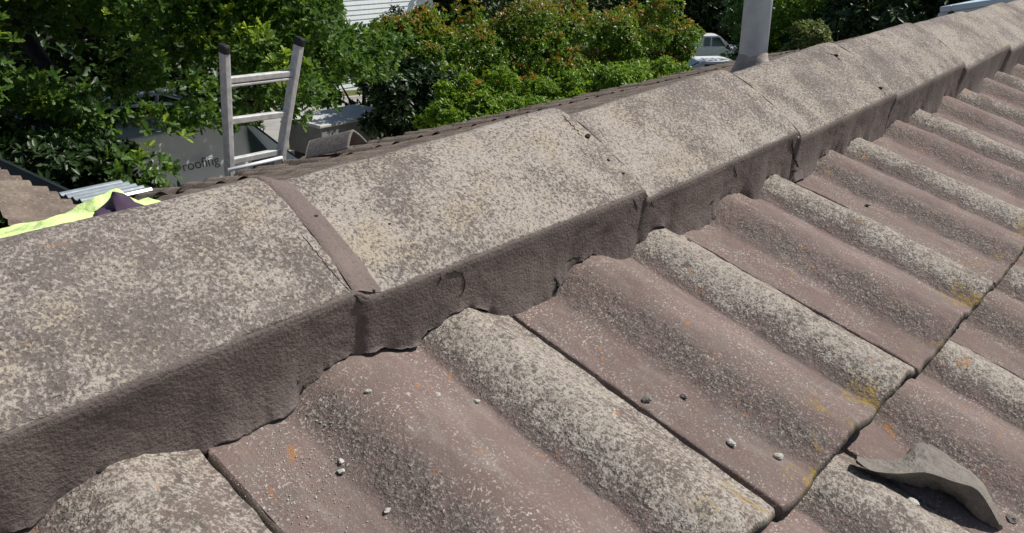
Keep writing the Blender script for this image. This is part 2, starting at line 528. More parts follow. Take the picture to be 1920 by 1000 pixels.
def tile_mesh(seed, hi=True):
    if hi:
        xs = np.concatenate([[-0.014, 0.0003, 0.0037, 0.0041, 0.0050], np.linspace(0.0075, 0.2935, 108), [0.2955, 0.2966]])
        ys = np.concatenate([[0.0036, 0.0052], np.linspace(0.0080, 0.345, 92)])
    else:
        xs = np.concatenate([[-0.014, 0.0003, 0.0042, 0.0068], np.linspace(0.015, 0.29, 34), [0.2965]])
        ys = np.concatenate([[0.003], np.linspace(0.02, 0.345, 9)])
    pz = prof(xs)
    ng = 3 if hi else 3
    pz[:ng] = -0.012; pz[2] = -0.011
    pz[ng] = -0.0004
    nx = len(xs)
    chip = 0.0016 * fbm(xs * 40, seed * 3.1, 0.5, 3, seed) + 0.0014 * np.clip(vnoise(xs * 150, seed, 1.0, seed) - 0.2, 0, 1) + 0.004 * np.clip(vnoise(xs * 60, seed, 4.0, seed) - 0.65, 0, 1)
    if not hi: chip = chip * 0.6
    rows = []
    for dy, dz in ((0.030, -0.0125), (0.004, -0.0120), (0.0004, -0.0100), (0.0000, -0.0046), (0.0022, -0.0012)):
        rows.append((np.full(nx, dy) + chip, pz + dz))
    for y in ys:
        f = 1.0 if y > 0.012 else (y / 0.012)
        rows.append((np.full(nx, y) + chip * (1 - f), pz.copy()))
    Y = np.stack([r[0] for r in rows], 1); Z = np.stack([r[1] for r in rows], 1)
    X = np.repeat(xs[:, None], Y.shape[1], 1)
    wob = 0.0016 * fbm(X * 22, Y * 14, seed * 1.7, 3, seed) + (0.0006 * fbm(X * 130, Y * 130, seed * 2.7, 2, seed + 5) if hi else 0)
    gro = (X > 0.0045).astype(float)
    Z = Z + wob * gro
    X = X + np.where(X > 0.292, 0.0012 * vnoise(Y * 60, seed, 2.0, seed + 9), 0)
    # right-hand edge turned down
    Xr = X[-1:] - 0.0005; Yr = Y[-1:]; Zr = Z[-1:] - 0.012
    X = np.concatenate([X, Xr]); Y = np.concatenate([Y, Yr]); Z = np.concatenate([Z, Zr])
    nx, ny = X.shape
    pale = sstep(0.188, 0.222, X) * 1.0
    slope = np.gradient(prof(xs), xs); slope = np.concatenate([slope, slope[-1:]])
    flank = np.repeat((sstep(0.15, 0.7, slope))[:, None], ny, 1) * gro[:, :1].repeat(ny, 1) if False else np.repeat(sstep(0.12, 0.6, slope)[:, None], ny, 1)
    butt = 1 - sstep(0.01, 0.065, Y)
    edge = np.zeros_like(X); edge[:, :3] = 1.0; edge[:, 3] = 0.9; edge[:, 4] = 0.35; edge[:3] = 1.0; edge[-1] = 0.5  # mask for the gap shade put into the edge colour
    V = np.stack([X, Y, Z], -1).reshape(-1, 3)
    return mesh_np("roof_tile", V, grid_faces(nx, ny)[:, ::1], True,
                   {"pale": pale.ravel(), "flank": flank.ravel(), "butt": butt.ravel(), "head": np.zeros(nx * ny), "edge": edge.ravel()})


ROWS = [(0.067, 0.0, 0.2134), (-0.253, -0.026, 0.0625), (-0.573, -0.052, 0.2134)]
BUTT_OFF = {0: 0.0062, 1: 0.0022, 2: -0.003, 3: -0.001}   # butt v, plane z, joint offset


def tile_z(u, v):
    """top surface of the near slope at (u, v)"""
    v_b, z, j = ROWS[0] if v >= ROWS[0][0] else ROWS[1]
    x = (u - j) % TW
    return z + float(prof(x))


def frame_matrix(ex, ey, ez, o):
    m = Matrix.Identity(4)
    for i in range(3):
        m[i][0] = ex[i]; m[i][1] = ey[i]; m[i][2] = ez[i]; m[i][3] = o[i]
    return m


EX, EY, EZ = (1, 0, 0), (0, CP, SP), (0, -SP, CP)
tile_meshes = [tile_mesh(s) for s in range(1, 8)]
k = 0
for r, (vb, zz, j) in enumerate(ROWS):
    lo, hi_ = (-2, 10) if r == 0 else ((-1, 10) if r == 1 else (0, 9))
    for i in range(lo, hi_):
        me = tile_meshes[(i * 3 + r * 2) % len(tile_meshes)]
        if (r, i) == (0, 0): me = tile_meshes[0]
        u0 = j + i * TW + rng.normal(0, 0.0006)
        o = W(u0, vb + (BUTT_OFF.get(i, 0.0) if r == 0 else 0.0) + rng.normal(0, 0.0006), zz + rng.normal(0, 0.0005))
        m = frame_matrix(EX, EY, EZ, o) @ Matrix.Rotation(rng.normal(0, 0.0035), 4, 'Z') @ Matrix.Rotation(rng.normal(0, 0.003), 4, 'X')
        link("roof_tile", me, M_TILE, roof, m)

# far slope and side wing: eave courses tile by tile, the rest as one covering each
RIDGE_Y, RIDGE_Z = 0.4535, 0.1265
EAVE_Y = 3.85
far_lo = tile_mesh(21, hi=False)
q = PITCH
ext = 0.055          # each tile lifts on the one below


def far_frame(X, Yv, lift=0.0):
    ey = (0, -math.cos(q - ext), math.sin(q - ext)); ez = (0, math.sin(q - ext), math.cos(q - ext))
    return frame_matrix((-1, 0, 0), ey, ez, (X, Yv, RIDGE_Z - math.tan(q) * (Yv - RIDGE_Y) + 0.01 + lift))


for c in range(2):
    for i in range(21):
        X = 1.62 + (i + 1) * TW + (0.14 if c else 0)
        link("roof_tile", far_lo, M_FAR, roof, far_frame(X + rng.normal(0, 0.002), EAVE_Y - c * 0.31 + rng.normal(0, 0.006), rng.normal(0, 0.003)) @ Matrix.Rotation(rng.normal(0, 0.01), 4, 'Z') @ Matrix.Diagonal((1, 1, 1.6, 1)))


def covering(name, fx, n_u, n_v, mat):
    """corrugated covering: fx(u array, s array) -> world points"""
    us = np.linspace(0, 1, n_u); ss = np.linspace(0, 1, n_v)
    U, S = np.meshgrid(us, ss, indexing='ij')
    o = link(name, mesh_np(name, fx(U, S).reshape(-1, 3), grid_faces(n_u, n_v)), mat, roof)
    o["kind"] = "stuff"
    return o


def saw(d, step=0.32, h=0.016):
    return h * ((d / step) % 1.0)


def far_cov(U, S):
    X = -2.6 + U * 13.0
    ylim = np.clip(np.minimum(EAVE_Y - 0.50, X + 2.20), RIDGE_Y, None)      # valley with the wing on the left
    Y = RIDGE_Y + 0.02 + S * (ylim - RIDGE_Y - 0.02)
    z = RIDGE_Z - math.tan(q) * (Y - RIDGE_Y) + prof((X * 1.0) % TW) - 0.012 + saw(Y)
    return np.stack([X, Y, z], -1)


def near_cov(U, S):
    u = -2.6 + U * 13.0
    v = -0.62 - S * 3.0
    z = -0.055 + prof(u % TW) + saw(-v) + 0.055 * (v + 0.62)
    return W(u, v, z)


WX, WZ = 1.40, -0.785           # eave edge of the side wing


def wing_cov(U, S):
    Y = 2.0 + U * 9.0
    xhi = np.minimum(WX - 0.60, Y - 2.20)
    X = xhi - S * 3.0
    z = WZ + math.tan(q) * (WX - X) + prof(Y % TW) - 0.012
    return np.stack([X, Y, z], -1)


def side_cov(a, b, name):
    def f(U, S):
        u = a + U * (b - a); v = 0.43 - S * 1.05
        return W(u, v, -0.02 + prof((u - 0.2134) % TW))
    return covering(name, f, int(abs(b - a) / 0.012), 6, M_FAR)


covering("roof_covering", far_cov, 700, 24, M_FAR)
covering("roof_covering", near_cov, 700, 24, M_FAR)
covering("roof_covering", wing_cov, 480, 20, M_FAR)
side_cov(3.19, 10.4, "roof_covering")
side_cov(-2.6, -0.39, "roof_covering")
ew = (-math.cos(q - ext), 0, math.sin(q - ext)); nw = (math.sin(q - ext), 0, math.cos(q - ext))
for c in range(2):
    for i in range(9):
        Yv = 3.62 + i * TW + (0.15 if c else 0)
        m = frame_matrix((0, 1, 0), ew, nw, (WX - 0.31 * c + rng.normal(0, 0.006), Yv, WZ + math.tan(q) * 0.31 * c + 0.01))
        link("roof_tile", far_lo, M_FAR, roof, m @ Matrix.Diagonal((1, 1, 1.75, 1)))
# dark gutter along the wing eave
mb = MB()
gp = [(0.0, 0.0), (0.0, -0.085), (0.015, -0.10), (0.07, -0.10), (0.085, -0.085), (0.085, 0.004), (0.096, 0.010), (0.096, 0.002), (0.090, -0.002),
      (0.080, -0.006), (0.080, -0.08), (0.065, -0.092), (0.02, -0.092), (0.006, -0.08), (0.006, 0.0)]
mb.prism(gp, 3.78, 11.0, (1, 0, 0), (0, 0, 1), (0, 1, 0), (WX + 0.002, 0, WZ + 0.012))
mb.build("gutter", M_DGUT, roof)
mb = MB()
mb.box((4.2, 0.45, -2.15), (13.0, 6.0, 2.35)); mb.box((-0.7, 7.0, -2.15), (3.7, 7.2, 2.30))
mb.build("wall", M_BRICK, roof)

# ridge caps -----------------------------------------------------------------
CAP_L = 0.371
JOINTS = [-0.385, -0.022, 0.3425, 0.7165, 1.0976, 1.474, 1.883, 2.262, 2.64, 3.02, 3.40, 3.78, 4.16, 4.54]


def cap_h(y):
    """drop below the apex at |y| from it"""
    y = np.abs(y)
    return 0.36 * (np.sqrt(y * y + 0.006 ** 2) - 0.006) + 2.06 * y * y


APEX_Y, APEX_Z = 0.4535, 0.2360
# width factor, sideways shift and height at the near and far end of each cap; each far end laps over the next cap
CAPS = {0: (1.03, 1.02, 0, 0, -0.002, 0.004), 1: (1.028, 1.004, -.0004, .0003, -.0017, .0025), 2: (.996, 1.059, -.0013, 0, -.0064, .0034), 3: (1.046, 1.049, -.0017, 0, -.0088, .0012),
        4: (1.05, 1.085, -.0017, .0004, -.008, .0067), 5: (1.075, 1.062, -.0008, .0008, -.001, .0098), 6: (1.10, 1.037, .001, 0, .003, .0085)}


def cap_par(kk, t):
    a, b, c, d, e, f = CAPS.get(kk, (1.07, 1.05, 0, 0, 0.0, 0.0085))
    return a + (b - a) * t, c + (d - c) * t, e + (f - e) * t


def cap_point(kk, x, y, lift=0.0):
    """world point on cap kk at local distance x from its near end, offset y across"""
    L = JOINTS[kk + 1] - JOINTS[kk]
    wf, oy, dr = cap_par(kk, x / L)
    yy = y * wf
    z = APEX_Z - cap_h(yy) + dr
    s = np.sign(y) * (0.36 * np.abs(yy) / np.sqrt(yy * yy + 0.006 ** 2) + 4.12 * np.abs(yy))
    nn = np.sqrt(1 + s * s)
    X = JOINTS[kk] + x
    return np.stack([X + 0 * z, APEX_Y + oy + yy + lift * s / nn, z + lift / nn], -1)


def make_cap(kk):
    L = JOINTS[kk + 1] - JOINTS[kk]
    near = kk < 6
    nx, ny = (150, 120) if near else (50, 50)
    xs = np.concatenate([np.linspace(-0.003, L - 0.006, nx), [L - 0.003, L - 0.0012, L - 0.0002, L]])
    ys = np.linspace(-0.1125, 0.1125, ny)
    ys = np.concatenate([[-0.108, -0.1132], ys, [0.1132, 0.108]])
    X, Yc = np.meshgrid(xs, ys, indexing='ij')
    chipx = 0.0016 * fbm(ys * 45, kk * 3.3, 0, 3, kk)
    lift = np.zeros_like(X)
    lift[-1] = -0.011; lift[-2] = -0.0018; lift[-3] = -0.0006; lift[-4] = -0.0001
    lift[:, 0] = -0.014; lift[:, -1] = -0.014; lift[:, 1] = -0.004; lift[:, -2] = -0.004
    wob = 0.0012 * fbm(X * 13, Yc * 13, kk * 5.1, 3, kk + 3) + (0.0005 * fbm(X * 110, Yc * 110, kk, 2, kk + 8) if near else 0)
    lift = lift + wob * sstep(0, 0.03, L - X + 0.005)
    Xl = X + chipx[None, :] * sstep(L - 0.02, L, X)
    P = cap_point(kk, Xl, Yc, lift)
    ed = (np.abs(Yc) > 0.109)
    P[..., 1] += np.where(ed, 0.0008 * vnoise(X * 70, kk, 0, 4), 0)
    me = mesh_np("ridge_cap", P.reshape(-1, 3), grid_faces(*X.shape))
    return link("ridge_cap", me, M_CAP, roof)


NCAP = len(JOINTS) - 1
for kk in range(NCAP): make_cap(kk)


def strip(kk, w0, w1, amp, lift=0.0008, patch=0.0):
    """mortar fillet against the raised end of cap kk-1, feathered out on cap kk"""
    n, m = 150, 14
    ys = np.linspace(-0.1125, 0.108, n)
    wid = w1 + amp * fbm(ys * 42, kk, 3.3, 3, 40 + kk)
    a = JOINTS[kk] - w0 + 0.5 * amp * fbm(ys * 60, kk, 0.3, 3, 30 + kk)
    b = JOINTS[kk] + np.maximum(wid, 0.0015)
    V = np.zeros((n, m, 3))
    Lp = JOINTS[kk] - JOINTS[kk - 1]
    hole = patch * np.clip(fbm(ys * 38, kk * 2.2, 9.0, 3, 70 + kk) - 0.1, 0, 1)
    for j2, s in enumerate(np.linspace(0, 1, m)):
        X = a + (b - a) * s
        pA = cap_point(kk - 1, np.minimum(X - JOINTS[kk - 1], Lp), ys, 0.0)
        pB = cap_point(kk, X - JOINTS[kk], ys, 0.0)
        t = sstep(0.0, 1.0, np.full(n, min(1, s * 1.05)))[:, None] ** 1.0
        P = pA * (1 - t) + pB * t
        up = lift * (1 - abs(2 * s - 1) ** 4) - 0.0016 * max(0, s - 0.85) / 0.15 - 0.0012 * max(0, 0.12 - s) / 0.12 + 0.0004 * fbm(ys * 60, X * 60, kk, 2, 50) - hole * 0.01 * s * (1 - s) * 4
        P[:, 0] = X; P[:, 2] += up
        V[:, j2] = P
    me = mesh_np("joint_mortar", V.reshape(-1, 3), grid_faces(n, m)[:, ::-1])
    return link("joint_mortar", me, M_JOINT, roof)


for kk in range(1, NCAP):
    if kk == 2: strip(kk, 0.0004, 0.0265, 0.0009, 0.0002)["label"] = "wide brown mortar strip over the nearest cap joint"
    elif kk == 3: strip(kk, 0.0006, 0.011, 0.003, 0.0006, 0.7)
    else: strip(kk, 0.0003, 0.006, 0.002, 0.0004, 0.5)


# pointing under the caps ------------------------------------------------------
def crack(u):
    """how far the pointing has come away from the tiles, in metres"""
    c = 0.0
    for a, b, g in ((0.215, 0.275, 0.0010), (0.262, 0.292, 0.0030), (0.30, 0.352, 0.0012), (0.345, 0.432, 0.0050), (0.425, 0.462, 0.0030),
                    (0.455, 0.492, 0.0012), (0.575, 0.600, 0.0030), (0.61, 0.66, 0.0007), (0.745, 0.775, 0.0016), (0.875, 0.905, 0.0028),
                    (1.02, 1.05, 0.0015), (1.10, 1.135, 0.0025), (1.20, 1.23, 0.0015), (1.47, 1.52, 0.003), (1.62, 1.66, 0.0025), (0.02, 0.12, 0.0025)):
        c = np.maximum(c, g * sstep(a, a + 0.2 * (b - a), u) * (1 - sstep(b - 0.2 * (b - a), b, u)))
    return c


def make_pointing(kk):
    L = JOINTS[kk + 1] - JOINTS[kk]
    near = kk < 6
    n, m = (int(L / 0.0022), 34) if near else (int(L / 0.008), 14)
    ov = 0.0012 if kk <= 2 else 0.003
    us = np.linspace(JOINTS[kk] - (0.0012 if kk <= 3 else 0.003), JOINTS[kk + 1] + ov, n)
    x = np.clip(us - JOINTS[kk], 0, L)
    top = cap_point(kk, x, np.full(n, -0.1132), -0.0008)
    if kk > 0:
        Lp = JOINTS[kk] - JOINTS[kk - 1]
        pt = cap_point(kk - 1, np.full(n, Lp), np.full(n, -0.1132), -0.0008)
        tb = sstep(0.0, 0.015 if kk == 2 else 0.007, x)[:, None]
        top[:, 1:] = pt[:, 1:] * (1 - tb) + top[:, 1:] * tb
    # slight roll-out of the pointing past the cap edge
    top[:, 1] -= 0.0016 + 0.0003 * fbm(us * 25, 0, 0, 2, 60)
    tv = top[:, 1] * CP + top[:, 2] * SP; tz = -top[:, 1] * SP + top[:, 2] * CP
    pz = prof((us - ROWS[0][2]) % TW)
    kw = max(3, int(0.012 / (us[1] - us[0])) | 1); ker = np.hanning(kw + 2); ker /= ker.sum(); hk = len(ker) // 2
    ue = us[0] + (np.arange(n + 2 * hk) - hk) * (us[1] - us[0])
    ps = np.convolve(prof((ue - ROWS[0][2]) % TW), ker, 'valid')[:n]
    pf = ps / 0.0195
    vb = 0.3560 - 0.0065 * sstep(0.42, 0.60, us) + 0.0165 * pf + 0.003 * vnoise(us * 15, 1.0, 0, 61) + 0.011 * np.exp(-((us - 0.205) / 0.03) ** 2)
    vb = np.minimum(vb, tv - 0.004)
    rag = 0.0022 * fbm(us * 75, 0, 0, 5, 62) + 0.0035 * np.clip(vnoise(us * 120, 3.0, 0, 66) - 0.45, 0, 1)
    ck = crack(us) * (0.75 + 0.9 * np.abs(fbm(us * 60, 2.0, 0, 4, 63)))
    zb = pz - 0.0035 * (1 - sstep(0.0, 0.0012, ck)) + ck
    vb = vb - 0.0015 * sstep(0.0, 0.0025, ck)
    V = np.zeros((n, m + 4, 3))
    V[:, 0] = top + np.array([0, 0.006, 0.0022])          # tucked back under the cap edge
    S = np.linspace(0, 1, m)
    end = 1 - np.minimum(1, np.minimum(x, L - x) / 0.0025)
    ph = tz - zb
    for j2, s in enumerate(S):
        fl = 0.50 * s + 0.50 * s ** 3.2
        v = tv + (vb - tv) * fl
        v = v + rag * s ** 9
        z = tz + (ps - tz) * (1 - (1 - s) ** 1.12) + (zb - ps) * s ** 9
        dn = (0.0009 * fbm(us * 18, s * 1.6, 0, 2, 64) + 0.0004 * fbm(us * 100, s * 6.5, 0, 2, 65)) * min(1, s * 6) * (1 - s ** 8)
        v = v - dn - 0.001 * (s > 0.05) + end * (0.0012 if kk > 2 else 0.0)
        V[:, j2 + 1] = W(us, v, z)
    for e, (dv, dz) in enumerate(((0.0015, -0.0006), (0.006, 0.0006), (0.016, 0.004))):
        V[:, m + 1 + e] = W(us, vb + rag + dv, zb + dz * (ck > 0.0004) - 0.004 * (ck <= 0.0004))
    me = mesh_np("ridge_pointing", V.reshape(-1, 3), grid_faces(V.shape[0], V.shape[1])[:, ::-1])
    return link("ridge_pointing", me, M_POINT, roof)


for kk in range(NCAP): make_pointing(kk)
# old bedding mortar under the caps, behind the pointing; coloured dark to put shade in the cracks
mb = MB()
mb.box((2.0, 0.4535, 0.115), (5.0, 0.13, 0.12))
mb.build("bedding_mortar", M_CRACK_DIRT, roof)

# ------------------------------------------------------------------ things on the roof
def blob_mesh(name, r, seed, squash=(1, 1, 0.6), sub=2, amp=0.35):
    bm = bmesh.new(); bmesh.ops.create_icosphere(bm, subdivisions=sub, radius=1.0)
    P = np.array([v.co[:] for v in bm.verts])
    d = 1 + amp * fbm(P[:, 0] * 1.4 + seed, P[:, 1] * 1.4, P[:, 2] * 1.4, 3, seed)
    P = P * d[:, None] * np.array(squash) * r
    bm.verts.index_update()
    F = [[v.index for v in f.verts] for f in bm.faces]
    bm.free()
    return mesh_np(name, P, F, smooth=False)


crumbs = [(1212, 750, 0.0045, 1), (1370, 832, 0.0035, 0), (1460, 857, 0.0032, 0), (1717, 935, 0.0045, 0), (640, 883, 0.0026, 0),
          (727, 955, 0.0022, 0), (1283, 745, 0.0025, 1), (690, 735, 0.0022, 0), (818, 748, 0.0022, 0), (896, 748, 0.002, 0),
          (1290, 455, 0.003, 1), (1635, 368, 0.003, 1), (1895, 975, 0.0045, 1), (640, 862, 0.002, 0)]
for i, (x, y, r, kd) in enumerate(crumbs):
    P = on_slope(x, y, -0.005)
    z = tile_z(P[0], P[1])
    P = on_slope(x, y, z)
    z = tile_z(P[0], P[1])
    me = blob_mesh("mortar_crumb", r, 100 + i, (1.3, 0.9, 0.6))
    m = Matrix.Translation(W(P[0], P[1], z + r * 0.35)) @ Matrix.Rotation(i * 1.3, 4, 'Z')
    o = link("mortar_crumb", me, M_FRAG if kd else M_CRUMB, None, m)
    if kd: tag(o, "small dark grey mortar crumb lying loose on the tiles", "crumb", "dark mortar crumbs on the tiles")
    else: tag(o, "small pale mortar crumb lying loose on the tiles", "crumb", "pale mortar crumbs on the tiles")

# fine pale grit fallen from the cracks
gv, gf = [], []
def grit(x, y, sx, sy, n, rmin, rmax):
    for _ in range(n):
        px, py = rng.normal(x, sx), rng.normal(y, sy)
        P = on_slope(px, py, 0.01)
        if P[1] > 0.358 or P[1] < 0.08: continue
        z = tile_z(P[0], P[1]); P = on_slope(px, py, z); z = tile_z(P[0], P[1])
        r = rmin * 0.8 + 0.75 * (rmax - rmin) * rng.random() ** 4
        c = np.array([P[0], P[1], z + 0.0002])
        oct_ = np.array([(1, 0, 0), (0, 1, 0), (-1, 0, 0), (0, -1, 0), (0, 0, 0.7), (0.1, 0.1, -0.6)]) * r * (0.6 + 0.8 * rng.random((6, 1)))
        a = rng.random() * 6.28; R = np.array([[math.cos(a), -math.sin(a), 0], [math.sin(a), math.cos(a), 0], [0, 0, 1]])
        q3 = oct_ @ R.T + c
        b = len(gv); gv.extend(W(q3[:, 0], q3[:, 1], q3[:, 2]))
        for i in range(4):
            gf.append((b + i, b + (i + 1) % 4, b + 4)); gf.append((b + (i + 1) % 4, b + i, b + 5))
for args in ((545, 880, 42, 34, 520, .0002, .0011), (590, 935, 40, 40, 240, .0002, .001), (690, 665, 45, 12, 300, .0002, .0013), (720, 720, 60, 32, 260, .0002, .0009), (600, 790, 25, 25, 160, .0002, .0012),
             (760, 760, 90, 50, 260, .0002, .0008), (640, 950, 70, 40, 200, .0002, .0009), (900, 860, 160, 70, 260, .0002, .0006), (650, 850, 14, 30, 90, .0002, .0013),
             (1250, 700, 260, 120, 240, .0002, .0006), (820, 640, 30, 16, 110, .0002, .0009), (1500, 560, 200, 80, 200, .0002, .0006), (1120, 730, 120, 60, 200, .0002, .0008), (1420, 820, 90, 60, 160, .0002, .0008), (1010, 640, 30, 20, 60, .0002, .0009), (1450, 400, 120, 50, 120, .0002, .0006)):
    grit(*args)
tag(link("mortar_grit", mesh_np("mortar_grit", gv, gf, smooth=False), M_CRUMB), "fine pale mortar grit scattered below the cracked pointing", "grit", kind="stuff")

# hairline cracks, moss, dirt bits and dark nick blobs, laid on the surfaces they belong to
from mathutils.bvhtree import BVHTree
bpy.context.view_layer.update()
_tv, _tf = [], []
for o in roof.children:
    if o.name.split(".")[0] in ("ridge_cap", "ridge_pointing", "joint_mortar") and min(v.co.x for v in o.data.vertices) < 1.9:
        b = len(_tv); _tv.extend(v.co[:] for v in o.data.vertices); _tf.extend([b + i for i in p_.vertices] for p_ in o.data.polygons)
_bvh = BVHTree.FromPolygons(_tv, _tf)


def hit(px, py):
    r = Vector(_ray(px, py)).normalized()
    return _bvh.ray_cast(Vector(CAM), r)


def crackline(pts, rad):
    P = []
    for (x0, y0), (x1, y1) in zip(pts[:-1], pts[1:]):
        k2 = max(2, int(math.hypot(x1 - x0, y1 - y0) / 3))
        for i in range(k2):
            t_ = i / k2
            h_ = hit(x0 + (x1 - x0) * t_ + rng.normal(0, 0.7), y0 + (y1 - y0) * t_ + rng.normal(0, 0.7))
            if h_[0] is not None: P.append(h_[0] + h_[1] * (0.0001 if h_[1].dot(Vector(CAM) - h_[0]) > 0 else -0.0001))
    if len(P) < 3: return
    m2 = MB(); m2.tube(P, [rad * (0.35 + 0.9 * abs(math.sin(i * 1.7))) * min(1, (i + 1) / 4, (len(P) - i) / 4) for i in range(len(P))], 5)
    m2.build("hairline_crack", M_CRACK_DIRT, roof)


for pts, rad in (([(836, 515), (852, 508), (866, 512), (872, 526), (870, 545), (858, 560)], .0006), ([(665, 553), (672, 562), (684, 574)], .0012),
                 ([(825, 510), (826, 524), (820, 538)], .0005), ([(1060, 492), (1075, 484), (1092, 483)], .0007), ([(1485, 262), (1486, 278), (1488, 292), (1493, 306), (1500, 318)], .0014),
                 ([(1376, 312), (1379, 322), (1382, 334)], .0009), ([(1040, 520), (1046, 532), (1044, 545), (1036, 553)], .0013), ([(1187, 372), (1192, 384), (1196, 400)], .0009),
                 ([(100, 745), (118, 740)], .0004), ([(1222, 378), (1226, 392)], .0010), ([(1550, 98), (1566, 106), (1582, 120)], .0010),
                 ([(565, 440), (590, 470), (612, 498), (640, 530), (662, 552)], .0004), ([(1052, 216), (1070, 232), (1096, 262)], .0006), ([(1656, 172), (1662, 184)], .0012)):
    crackline(pts, rad)
for i, (px, py, r) in enumerate([(592, 405, .0017), (1101, 255, .0042), (1140, 300, .0022), (1168, 325, .0020), (730, 420, .0014), (1566, 104, .005), (700, 545, .0016), (1208, 455, .0036), (1046, 535, .003),
                                 (570, 725, .0022), (566, 762, .002), (190, 880, .0026), (1650, 165, .004), (1488, 320, .004), (1335, 378, .003), (560, 715, .0014), (808, 628, .0022)]):
    h_ = hit(px, py)
    if h_[0] is None: continue
    me = blob_mesh("dirt_nick_speck", r, 300 + i, (1.2, 0.8, 0.5))  # dark blob
    link("dirt_nick_speck", me, M_CRACK_DIRT, roof, Matrix.Translation(h_[0]) @ Matrix.Rotation(i * 0.9, 4, 'Z'))
# moss tuft in the corner of the pointing, lower left
_mp = on_slope(22, 948, 0.004)
me = blob_mesh("moss_tuft", 0.011, 77, (1.3, 0.9, 0.7), 3, 0.6)
tag(link("moss_tuft", me, simple("dark_olive_moss", (0.035, 0.036, 0.016), 0.95, 0, 0.1, 0.5, 300, 0.003, 500), None, Matrix.Translation(W(_mp[0], _mp[1] + 0.004, 0.006))), "dark moss tuft growing at the foot of the pointing in the lower left corner", "moss")

# broken piece of old pointing lying on the second course
SEC = [((1604, 859), (1606, 863), (1613, 873)), ((1640, 860), (1633, 882), (1645, 890)), ((1690, 858), (1680, 888), (1690, 906)),
       ((1722, 829), (1732, 886), (1745, 914)), ((1762, 838), (1760, 893), (1770, 924)), ((1793, 862), (1788, 903), (1797, 938)),
       ((1830, 888), (1826, 915), (1826, 967)), ((1853, 922), (1848, 938), (1862, 988)), ((1876, 982), (1874, 984), (1880, 992))]
HT = [(0.012, 0.018, 0.009), (0.013, 0.023, 0.007), (0.009, 0.027, 0.006), (0.004, 0.030, 0.005), (0.004, 0.032, 0.005), (0.004, 0.032, 0.004),
      (0.004, 0.031, 0.003), (0.004, 0.024, 0.002), (0.002, 0.009, 0.001)]


def lift_pt(px, h):
    z = -0.026
    for _ in range(4):
        P = on_slope(px[0], px[1], z + h)
        z = tile_z(P[0], min(P[1], 0.06))
    return np.array([P[0], P[1], z + h])


rows = []
for (a, b, c), (ha, hb, hc) in zip(SEC, HT):
    A, B, Cc = lift_pt(a, ha), None, None
    zl = lift_pt(c, hc)
    B = on_slope(b[0], b[1], max(zl[2] - hc, -0.026) + hb); Cc = on_slope(c[0], c[1], max(zl[2] - hc, -0.026) + hc)
    mid1 = (A + B) / 2 + np.array([0, 0, 0.0022]); mid2 = (B + Cc) / 2 + np.array([0, 0, 0.0012])
    U1 = (A * 0.75 + Cc * 0.25) - np.array([0, 0, 0.004]); U2 = (A * 0.35 + Cc * 0.65) - np.array([0, 0, 0.003]) + (Cc - B) * 0.02
    rows.append([A, mid1, B, mid2, Cc, U2, U1])
R_ = np.array(rows)                       # (n sections, 7, 3)
ns = len(R_); NS = 110; tt = np.linspace(0, ns - 1, NS)
i0 = np.clip(np.floor(tt).astype(int), 0, ns - 2); f_ = (tt - i0)[:, None, None]
def cr(i): return R_[np.clip(i, 0, ns - 1)]
P0, P1, P2, P3 = cr(i0 - 1), cr(i0), cr(i0 + 1), cr(i0 + 2)
RS = 0.5 * ((2 * P1) + (-P0 + P2) * f_ + (2 * P0 - 5 * P1 + 4 * P2 - P3) * f_ ** 2 + (-P0 + 3 * P1 - 3 * P2 + P3) * f_ ** 3)
# refine around the section
K = 49
ring = np.zeros((NS, K, 3))
for kq in range(K):
    s = kq / K * 7; a = int(s); fr = s - a
    fr2 = fr
    ring[:, kq] = RS[:, a % 7] * (1 - fr2) + RS[:, (a + 1) % 7] * fr2
nzr = 0.0013 * fbm(ring[..., 0] * 80, ring[..., 1] * 80, ring[..., 2] * 80, 4, 90) + 0.0007 * fbm(ring[..., 0] * 330, ring[..., 1] * 330, ring[..., 2] * 330, 2, 91) - 0.003 * np.clip(vnoise(ring[..., 0] * 130, ring[..., 1] * 130, ring[..., 2] * 130, 92) - 0.55, 0, 1)
cen = ring.mean(1, keepdims=True)
dirn = ring - cen; dirn /= (np.linalg.norm(dirn, axis=-1, keepdims=True) + 1e-6)
ring = ring + dirn * nzr[..., None]
wr = W(ring[..., 0], ring[..., 1], ring[..., 2])
vv = wr.reshape(-1, 3)
ff = [(i * K + j2, i * K + (j2 + 1) % K, (i + 1) * K + (j2 + 1) % K, (i + 1) * K + j2) for i in range(NS - 1) for j2 in range(K)]
ff += [tuple(range(K - 1, -1, -1)), tuple(range((NS - 1) * K, NS * K))]
me = mesh_np("mortar_fragment", vv, ff, smooth=False)
bm = bmesh.new(); bm.from_mesh(me); bmesh.ops.recalc_face_normals(bm, faces=bm.faces); bm.to_mesh(me); bm.free()
tag(link("mortar_fragment", me, M_FRAG), "curved broken grey piece of old pointing lying loose on the lower tiles", "mortar fragment")

# flue pipe behind the ridge
PX, PY = 1.527, 0.62
pipe = thing("flue_pipe", "grey galvanised flue pipe rising behind the ridge caps", "pipe", (PX, PY, 0.08))
mb = MB()
mb.tube([(PX, PY, 0.04), (PX - 0.004, PY, 0.5), (PX - 0.01, PY, 1.15)], [0.0262, 0.0262, 0.0262], 40)
mb.build("pipe", simple("dull_zinc_coating", (0.58, 0.65, 0.70), 0.5, 0.1, 0.4, 0.10, 35), pipe, smooth=True)
